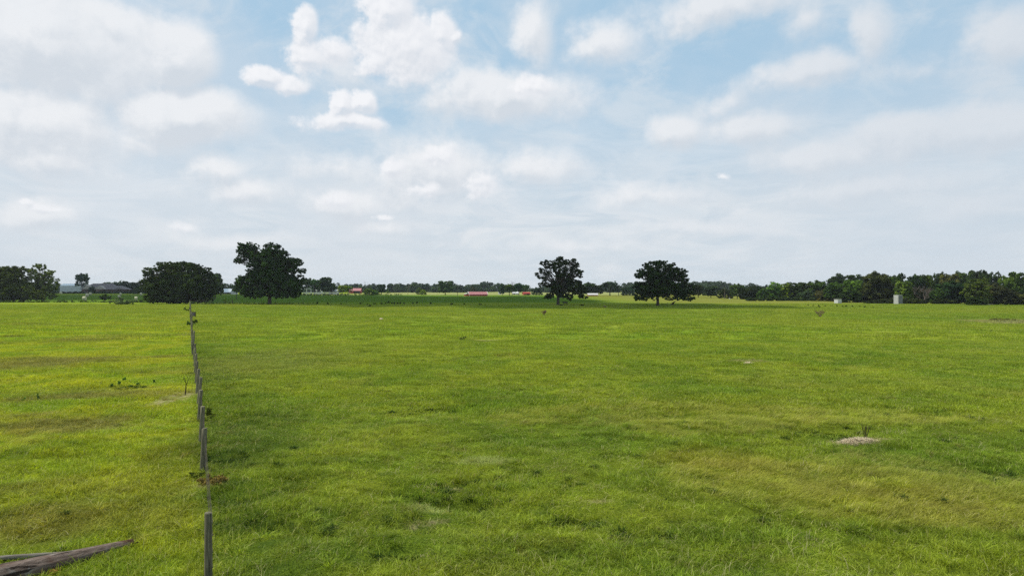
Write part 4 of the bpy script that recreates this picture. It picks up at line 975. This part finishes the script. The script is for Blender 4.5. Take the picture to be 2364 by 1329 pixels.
# ------------------------------------------------------------------ buildings
def gable(name, label, px0, px1, top, base, wall_h, depth, rz, mw, mr, d=None, trim=None, group=None, opening=None, windows=(), cat='building'):
    """ridge along local x; px0..px1 is the seen width"""
    if d is None: d = F * H / (base - HOR)
    s = d / F; w = (px1 - px0) * s / math.cos(R(rz)) - (depth * abs(math.tan(R(rz))) if rz else 0); X0 = xat((px0 + px1) / 2, d)
    zt = H + (HOR - top) * s; zw = wall_h * s
    root = tag(empty(name, (X0, d + depth / 2, hz(X0, d)), R(rz)), label, cat, group)
    mb = MB(); hw, hd = w / 2, depth / 2
    prof = [(-hd, -.3), (hd, -.3), (hd, zw), (0, zt - .12), (-hd, zw)]
    vs = [(-hw, y, z) for y, z in prof] + [(hw, y, z) for y, z in prof]
    mb.add(vs, [(0, 1, 2, 3, 4)[::-1], (5, 6, 7, 8, 9)] + [(i, (i + 1) % 5, (i + 1) % 5 + 5, i + 5) for i in range(5)])
    mb.build('wall', mw, root)
    rf = MB(); ov = .4; sl_ = (zt - zw) / hd
    for sg in (-1, 1):
        y1 = sg * (hd + ov); z1 = zw - sl_ * ov
        q = [(-hw - ov, 0, zt), (hw + ov, 0, zt), (hw + ov, y1, z1), (-hw - ov, y1, z1)]
        q2 = [(x, y, z - .1) for x, y, z in q]
        rf.add(q + q2, [(0, 1, 2, 3), (7, 6, 5, 4), (0, 4, 5, 1), (1, 5, 6, 2), (2, 6, 7, 3), (3, 7, 4, 0)])
        for k in range(int(2 * hw / 1.2)):   # standing seams
            x = -hw + 1.2 * k; rf.add([(x - .03, 0, zt + .002), (x + .03, 0, zt + .002), (x + .03, y1, z1 + .05), (x - .03, y1, z1 + .05)], [(0, 1, 2, 3)])
    rfo = rf.build('roof', mr, root)
    if trim:
        tb = MB()
        for sx in (-1, 1):
            for sg in (-1, 1):
                a = Vector((sx * (hw + ov + .06), 0, zt + .05)); b = Vector((sx * (hw + ov + .06), sg * (hd + ov), zw - sl_ * ov)); tb.tube([a, b], [.17, .17], 4)
            tb.box((sx * (hw + .03), -hd - .02, zw / 2), (.22, .22, zw))
        tb.build('trim', trim, root)
    if opening:
        x0, x1, z1 = opening; MB().box(((x0 + x1) / 2 * w, -hd - .005, z1 * zw / 2), (abs(x1 - x0) * w, .06, z1 * zw)).build('door', M_['dark'], root)
    for wx in windows:
        wn = MB().box((wx * w, -hd - .01, zw * .55), (1.3, .08, zw * .42)).build('window', M_['glass'], root)
    return root
gable('metal_barn', 'long pale grey metal barn with bright roof left of the ranch house', 138, 178, 655, 676, 16.5, 14, 0, M_['greywall'], M_['metalroof'], d=800, group='far buildings')
# ranch house with hip roof and gables
d = 742.; s = d / F
h = tag(empty('ranch_house', (xat(235, d), d + 8, hz(xat(235, d), d))), 'low wide brick ranch house with brown hip roof behind the hay bales', 'house', 'far buildings')
def hx(px): return (px - 235) * s
def hzz(py): return H + (HOR - py) * s
MB().box(((hx(187) + hx(284)) / 2, 0, hzz(667.5) / 2), (hx(284) - hx(187), 13, hzz(667.5))).build('wall', M_['brick'], h)
def hip(x0, x1, r0, r1, ztop, zeave, y0, y1):
    ym = (y0 + y1) / 2; v = [(x0, y0, zeave), (x1, y0, zeave), (x1, y1, zeave), (x0, y1, zeave), (r0, ym, ztop), (r1, ym, ztop)]
    return MB().add(v, [(0, 1, 5, 4), (1, 2, 5), (2, 3, 4, 5), (3, 0, 4), (3, 2, 1, 0)])
ro = hip(hx(182), hx(266), hx(205), hx(250), hzz(654.5), hzz(667.3), -8, 8).build('roof', M_['shingle'], h)
hip(hx(244), hx(290), hx(256), hx(276), hzz(660), hzz(668), -9.5, 5).build('roof', M_['shingle'], h)
for a, b, tp, mm, yy in ((218, 246, 659.5, M_['palegable'], -10.5), (190, 214, 657.5, M_['palegable'], -9.2), (268, 288, 663.5, M_['shingle'], -11)):
    mb = MB(); x0, x1 = hx(a), hx(b); xm = (x0 + x1) / 2; z1, z0 = hzz(tp), hzz(667.8)
    mb.add([(x0, yy, z0), (x1, yy, z0), (xm, yy, z1), (x0, yy + 8, z0), (x1, yy + 8, z0), (xm, yy + 8, z1)], [(0, 1, 2), (5, 4, 3), (0, 2, 5, 3), (2, 1, 4, 5), (1, 0, 3, 4)])
    g_ = mb.build('gable', mm, h)
MB().box((hx(225), -8.2, hzz(667.5) / 2 - .1), (hx(240) - hx(212), 3, hzz(667.8) - .2)).build('porch', M_['brick'], h)
for px in (195, 203, 222, 236, 251, 262, 276): MB().box((hx(px), -6.6 if px not in (222, 236) else -9.8, 1.9), (1.9, .2, 1.5)).build('window', M_['glass'], h)
MB().box((hx(229), 1, hzz(653.5) - .9), (1.3, 1.1, 2.4)).build('chimney', M_['brick'], h)
gable('farm_shed', 'white roofed low shed seen between the dome thicket and the tallest lone tree', 507, 533, 667, 679, 4.5, 9, 0, M_['glass'], M_['metalroof'], d=640, group='far buildings')
gable('farm_shed', 'small cream shed right of the white roofed shed', 533, 545, 671, 679.5, 5.5, 4, 0, M_['white'], M_['box'], d=610, group='far buildings')
gable('yard_house', 'grey gabled house deep among the yard trees', 726, 742, 663.5, 679, 9, 10, 10, M_['white'], M_['box'], d=640, group='far buildings', windows=(-.2, .2))
gable('yard_house', 'low white house right of the yard trees', 759, 778, 669, 680, 7, 7, 0, M_['white'], M_['box'], d=600, group='far buildings', windows=(-.3, 0, .3))
gable('red_barn', 'small red barn with pink roof and dark open front', 806, 832, 665.5, 677.5, 6.5, 8, 0, M_['redwall'], M_['redroof'], d=720, group='far buildings', opening=(-.1, .48, .9))
lb_ = gable('red_barn', 'long red barn with pink metal roof and white gable trim', 1079, 1125, 674, 684, 4.6, 5.5, 18, M_['redwall'], M_['redroof'], group='far buildings', trim=M_['white'])
mb = MB(); sL = 471 / F
mb.box((-8.1, .3, .75), (1.9, 3.4, 1.5)); mb.build('lean_to', M_['orange'], lb_)
MB().box((-8.2, .3, 1.62), (2.4, 3.9, .12), ry=R(-16)).build('lean_to_roof', M_['white'], lb_)
gable('farm_shed', 'tall narrow white shed left of the far yard clump', 1150.5, 1157, 672, 680, 5.2, 3, 60, M_['white'], M_['white'], d=600, group='far buildings')
gable('farm_shed', 'low grey shed with dark door under the far yard clump', 1183, 1190, 674.5, 680, 3.2, 3, 0, M_['box'], M_['box'], d=600, group='far buildings', opening=(-.2, .3, .9))
gable('farm_shed', 'bright white shed beside the low grey shed', 1190, 1197, 673.5, 680, 4., 3, 0, M_['white'], M_['white'], d=590, group='far buildings')
gable('farm_shed', 'orange red shed under the right end of the far yard clump', 1206, 1224, 674.5, 681.5, 4.2, 5, 12, M_['orange'], M_['redwall'], group='far buildings', opening=(0, .35, .8))
gable('farm_shed', 'low shed with pale pinkish roof right of the gappy lone tree', 1358, 1380, 677, 683.5, 3.4, 5, 0, M_['orange'], M_['box'], group='far buildings')
# white rail fence before the yard trees
d = 575.; x0 = xat(695, d); x1 = xat(778, d); g = tag(empty('rail_fence', (x0, d, hz(x0, d))), 'white rail fence in front of the yard trees', 'fence')
for z in (.7, 1.25, 1.8): MB().box(((x1 - x0) / 2, 0, z), (x1 - x0, .08, .28)).build('rail', M_['white'], g)
for k in range(11): MB().box(((x1 - x0) * k / 10, -.1, 1.05), (.25, .2, 2.2)).build('fence_post', M_['white'], g)
for px, tp in ((708, 667), (718, 666)):
    x = xat(px, 585.); h_ = H + (HOR - tp) * 585 / F
    o = tag(empty('gate_arch', (x, 585, 0)), 'white yard post arch, ' + ('left one by the tallest lone tree' if px == 708 else 'right one over the white rail fence'), 'post', 'white yard posts')
    MB().box((0, 0, h_ / 2), (.5, .5, h_)).build('post', M_['white'], o); MB().box((-.9, 0, h_ - .2), (2.2, .4, .4)).build('beam', M_['white'], o)
# white shed, grey box, white cabinet by the wood
def box_shed(name, label, px0, pxc, px1, top, base, mL, mR, roof, cat, over=.25, rz=None, ribs=0):
    X0, d = gp(pxc, base); s = d / F; wl, wr = (pxc - px0) * s, (px1 - pxc) * s; h = (base - top) * s
    a = R(62); xl, xr = (px0 - 1182) / F, (px1 - 1182) / F
    L1 = (xl * d - X0) / (-math.cos(a) - xl * math.sin(a)); L2 = (xr * d - X0) / (math.sin(a) - xr * math.cos(a))
    o = tag(empty(name, (X0, d, hz(X0, d))), label, cat)
    u = Vector((-math.cos(a), math.sin(a), 0)); v = Vector((math.sin(a), math.cos(a), 0))
    P = [Vector((0, 0, 0)), u * L1, u * L1 + v * L2, v * L2]
    Pt = [p + Vector((0, 0, h)) for p in P]
    mb = MB().add([p - Vector((0, 0, .1)) for p in P] + Pt, [(0, 4, 5, 1), (2, 6, 7, 3), (1, 5, 6, 2), (4, 7, 6, 5)]); mb.build('wall', mL, o)
    mb2 = MB().add([p - Vector((0, 0, .1)) for p in (P[0], P[3])] + [Pt[3], Pt[0]], [(0, 1, 2, 3)]); mb2.build('side_wall', mR, o)
    if ribs:
        rb = MB(); n1 = u.cross(Vector((0, 0, 1)))
        for k in range(ribs):
            p = u * L1 * (k + .5) / ribs - v * .015; rb.box((p.x, p.y, h / 2), (.03, .03, h), -a)
            p = v * L2 * (k + .5) / ribs - u * .015; rb.box((p.x, p.y, h / 2), (.03, .03, h), -a)
        rb.build('rib', mR, o)
    c = (u * L1 + v * L2) / 2
    MB().box((c.x, c.y, h + .05), (L1 + over, L2 + over, .09), -a).build('roof', roof, o); return o
box_shed('white_shed', 'small white box shed with flat dark roof before the wood', 1925.5, 1934.5, 1943, 691, 700.5, M_['white'], M_['white'], M_['shingle'], 'shed')
box_shed('grey_hut', 'tall pale grey ribbed metal box standing at the wood edge', 2063, 2074, 2084, 682.5, 702.3, M_['box'], M_['shadetin'], M_['box'], 'hut', .04, ribs=5)
o = box_shed('cabinet', 'small white cabinet on brown legs right of the tall grey box', 2085, 2090, 2092.5, 691.5, 699.5, M_['white'], M_['orange'], M_['box'], 'cabinet', .02)
MB().box((.0, .45, -.45), (.5, .5, .9)).build('leg', M_['bark'], o); o.location.z += .75
X0, d = gp(2051, 699.5); o = tag(empty('marker_post', (X0, d, hz(X0, d))), 'pale stubby post left of the tall grey box', 'post'); MB().box((0, 0, .45), (.26, .2, 1.0)).build('post', M_['box'], o)
X0, d = gp(2025.5, 699); o = tag(empty('sign_post', (X0, d, hz(X0, d))), 'small board on a thin post in front of the brownish dark tree', 'sign')
MB().box((0, 0, .6), (.1, .1, 1.3)).build('post', M_['box'], o); MB().box((0, -.07, 1.25), (.42, .04, .25)).build('board', M_['box'], o)
def rubble(name, label, px, base, w, hh, n, seed, material, cat='rubble'):
    X0, d = gp(px, base); s = d / F; rnd = random.Random(seed); mb = MB()
    for k in range(n): 
        q = rnd.uniform(.25, .6) * hh * s; mb.box((rnd.uniform(-.5, .5) * w * s, rnd.uniform(-.4, .4), q * .45), (q * rnd.uniform(1, 2), q * 1.2, q), rnd.uniform(0, 3), rnd.uniform(-.3, .3))
    o = mb.build(name, material, None, (X0, d, hz(X0, d))); tag(o, label, cat); return o
o = plant('dry_grass', 'dry brown grass tangle lying against the front of the log', None, 110, 1328, 16, 60, (.20,.14,.06), 130, .02, 18, dens=4); tag(o, kind='stuff')
rubble('rubble_pile', 'low strip of pale rubble at the wood foot right of the gap', 1761, 690.5, 22, 4, 22, 1, M_['rubble'])
rubble('white_block', 'bright white block at the foot of the first wood trees', 1743, 690.5, 4, 4.5, 4, 2, M_['white'], 'block')
rubble('white_block', 'white block left at the foot of the compact rounded tree', 1685, 690, 4, 3.5, 3, 3, M_['white'], 'block')
rubble('rubble_pile', 'pale rubble and scrap strip near the olive tree at right', 2290, 703.5, 50, 4, 26, 4, M_['rubble'])

# ------------------------------------------------------------------ cow
X0, d = gp(1304.5, 704.6); cowr = empty('cow', (X0, d, hz(X0, d)), R(184)); tag(cowr, 'black cow standing in the shade under the gappy lone tree', 'cow')
def skin(name, verts, edges, radii, material, parent):
    me = bpy.data.meshes.new(name); me.from_pydata(verts, edges, []); o = link(name, me, material, parent)
    sk = o.modifiers.new('skin', 'SKIN'); 
    if not me.skin_vertices: 
        bpy.context.view_layer.objects.active = o
    for i, r in enumerate(radii): me.skin_vertices[0].data[i].radius = (r, r) if not isinstance(r, tuple) else r
    me.skin_vertices[0].data[0].use_root = True
    o.modifiers.new('sub', 'SUBSURF').levels = 1; o.modifiers['sub'].render_levels = 2; return o
cv = [(-.62, 0, .92), (-.2, 0, .90), (.3, 0, .90), (.62, 0, .98), (.85, 0, 1.0), (1.0, 0, .92), (1.17, 0, .78),
      (.42, .17, .72), (.43, .17, .40), (.42, .17, .03), (.42, -.17, .72), (.47, -.17, .40), (.45, -.17, .03),
      (-.6, .17, .70), (-.68, .17, .42), (-.64, .17, .03), (-.6, -.17, .70), (-.64, -.17, .42), (-.58, -.17, .03), (-.86, 0, 1.0), (-.9, 0, .6)]
ce = [(0, 1), (1, 2), (2, 3), (3, 4), (4, 5), (5, 6), (2, 7), (7, 8), (8, 9), (2, 10), (10, 11), (11, 12), (0, 13), (13, 14), (14, 15), (0, 16), (16, 17), (17, 18), (0, 19), (19, 20)]
cr_ = [.27, .31, .30, .2, .15, .13, .09, .12, .06, .05, .12, .06, .05, .14, .07, .05, .14, .07, .05, .04, .03]
cs = .98
skin('body', [tuple(q * cs for q in v) for v in cv], ce, [r * cs for r in cr_], M_['cow'], cowr)
MB().tube([(.95, .09, 1.0), (.93, .24, .99)], [.05, .02], 6).build('ear', M_['cow'], cowr); MB().tube([(.95, -.09, 1.0), (.93, -.24, .99)], [.05, .02], 6).build('ear', M_['cow'], cowr)

# ------------------------------------------------------------------ pond at the right edge
X0, d = gp(2395, 742); mb = MB(); n = 40
ring_ = [(math.cos(6.2832 * k / n) * 6.3 * (1 + .12 * math.sin(3 * k)), math.sin(6.2832 * k / n) * 3.6 * (1 + .1 * math.cos(2 * k)), 0) for k in range(n)]
mb.add(ring_, [tuple(range(n))]); zz = float(np.max(hgt(np.array([X0 + q[0] for q in ring_] + [X0]), np.array([d + q[1] for q in ring_] + [d])))) + .02
o = mb.build('water', M_['water'], None, (X0, d, zz)); tag(o, 'small still pond at the right edge of the pasture', kind='structure')

# ------------------------------------------------------------------ the cloud overhead that shades the middle distance
poly = [(-500, 325), (290, 322), (350, 262), (430, 256), (700, 222), (850, 207), (1250, 190), (1600, 186), (1890, 192), (1700, 226), (1640, 246), (1480, 250), (1380, 290), (1290, 380), (1240, 450), (1000, 455), (900, 500), (700, 555), (350, 800), (0, 860), (-500, 700)]
PW = [(xat(a, b), b) for a, b in poly]
def inside(x, y):
    c = False; j = len(PW) - 1
    for i in range(len(PW)):
        xi, yi = PW[i]; xj, yj = PW[j]
        if (yi > y) != (yj > y) and x < (xj - xi) * (y - yi) / (yj - yi) + xi: c = not c
        j = i
    return c
hc = 700.; ox, oy = SDIR[0] / SDIR[2] * hc, SDIR[1] / SDIR[2] * hc
import bmesh
bmi = bmesh.new(); bmesh.ops.create_icosphere(bmi, subdivisions=2, radius=1); iv = np.array([v.co[:] for v in bmi.verts]); fi = np.array([[v.index for v in f.verts] for f in bmi.faces]); bmi.free()
rng = np.random.RandomState(8); AV, AF = [], []; cnt = 0
for gx_ in np.arange(-900, 140, 15.):
    for gy_ in np.arange(180, 880, 15.):
        x, y = gx_ + rng.uniform(-5, 5), gy_ + rng.uniform(-5, 5)
        if not inside(x, y): continue
        edge = min(1., min(abs(inside(x + a, y + b) - 1) * 0 + (1 if inside(x + a, y + b) else .45) for a, b in ((25, 0), (-25, 0), (0, 25), (0, -25))))
        r = rng.uniform(17, 26) * edge; nn = 1 + .12 * rng.normal(size=(len(iv), 1)) * .5
        AV.append(iv * nn * np.array([r, r, r * .55]) + np.array([x + ox, y + oy, hc + (rng.rand() * 14 if edge == 1 else 0)])); AF.append(fi + cnt); cnt += len(iv)
m, N = mat('cloud white'); M_['cloud'] = m; out(N, bsdf(N, (.9, .9, .92), 1., 0.))
o = link('cloud', npmesh('cloud', np.concatenate(AV), np.concatenate(AF), 3, smooth=True), m)
tag(o, 'broad flat cumulus overhead shading the far pasture', kind='structure')

# ------------------------------------------------------------------ haze
hb = MB().box((0, 1560, 16.2), (7100, 3740, 36.4)).mesh('haze'); m, N = mat('humid air')
pv = N.new('ShaderNodeVolumePrincipled'); pv.inputs['Color'].default_value = (.86, .93, 1, 1); pv.inputs['Density'].default_value = .00008; pv.inputs['Anisotropy'].default_value = .2
mo = N.new('ShaderNodeOutputMaterial'); N.l.new(pv.outputs[0], mo.inputs['Volume'])
o = link('haze', hb, m); tag(o, 'thin pale haze over the fields', kind='stuff')
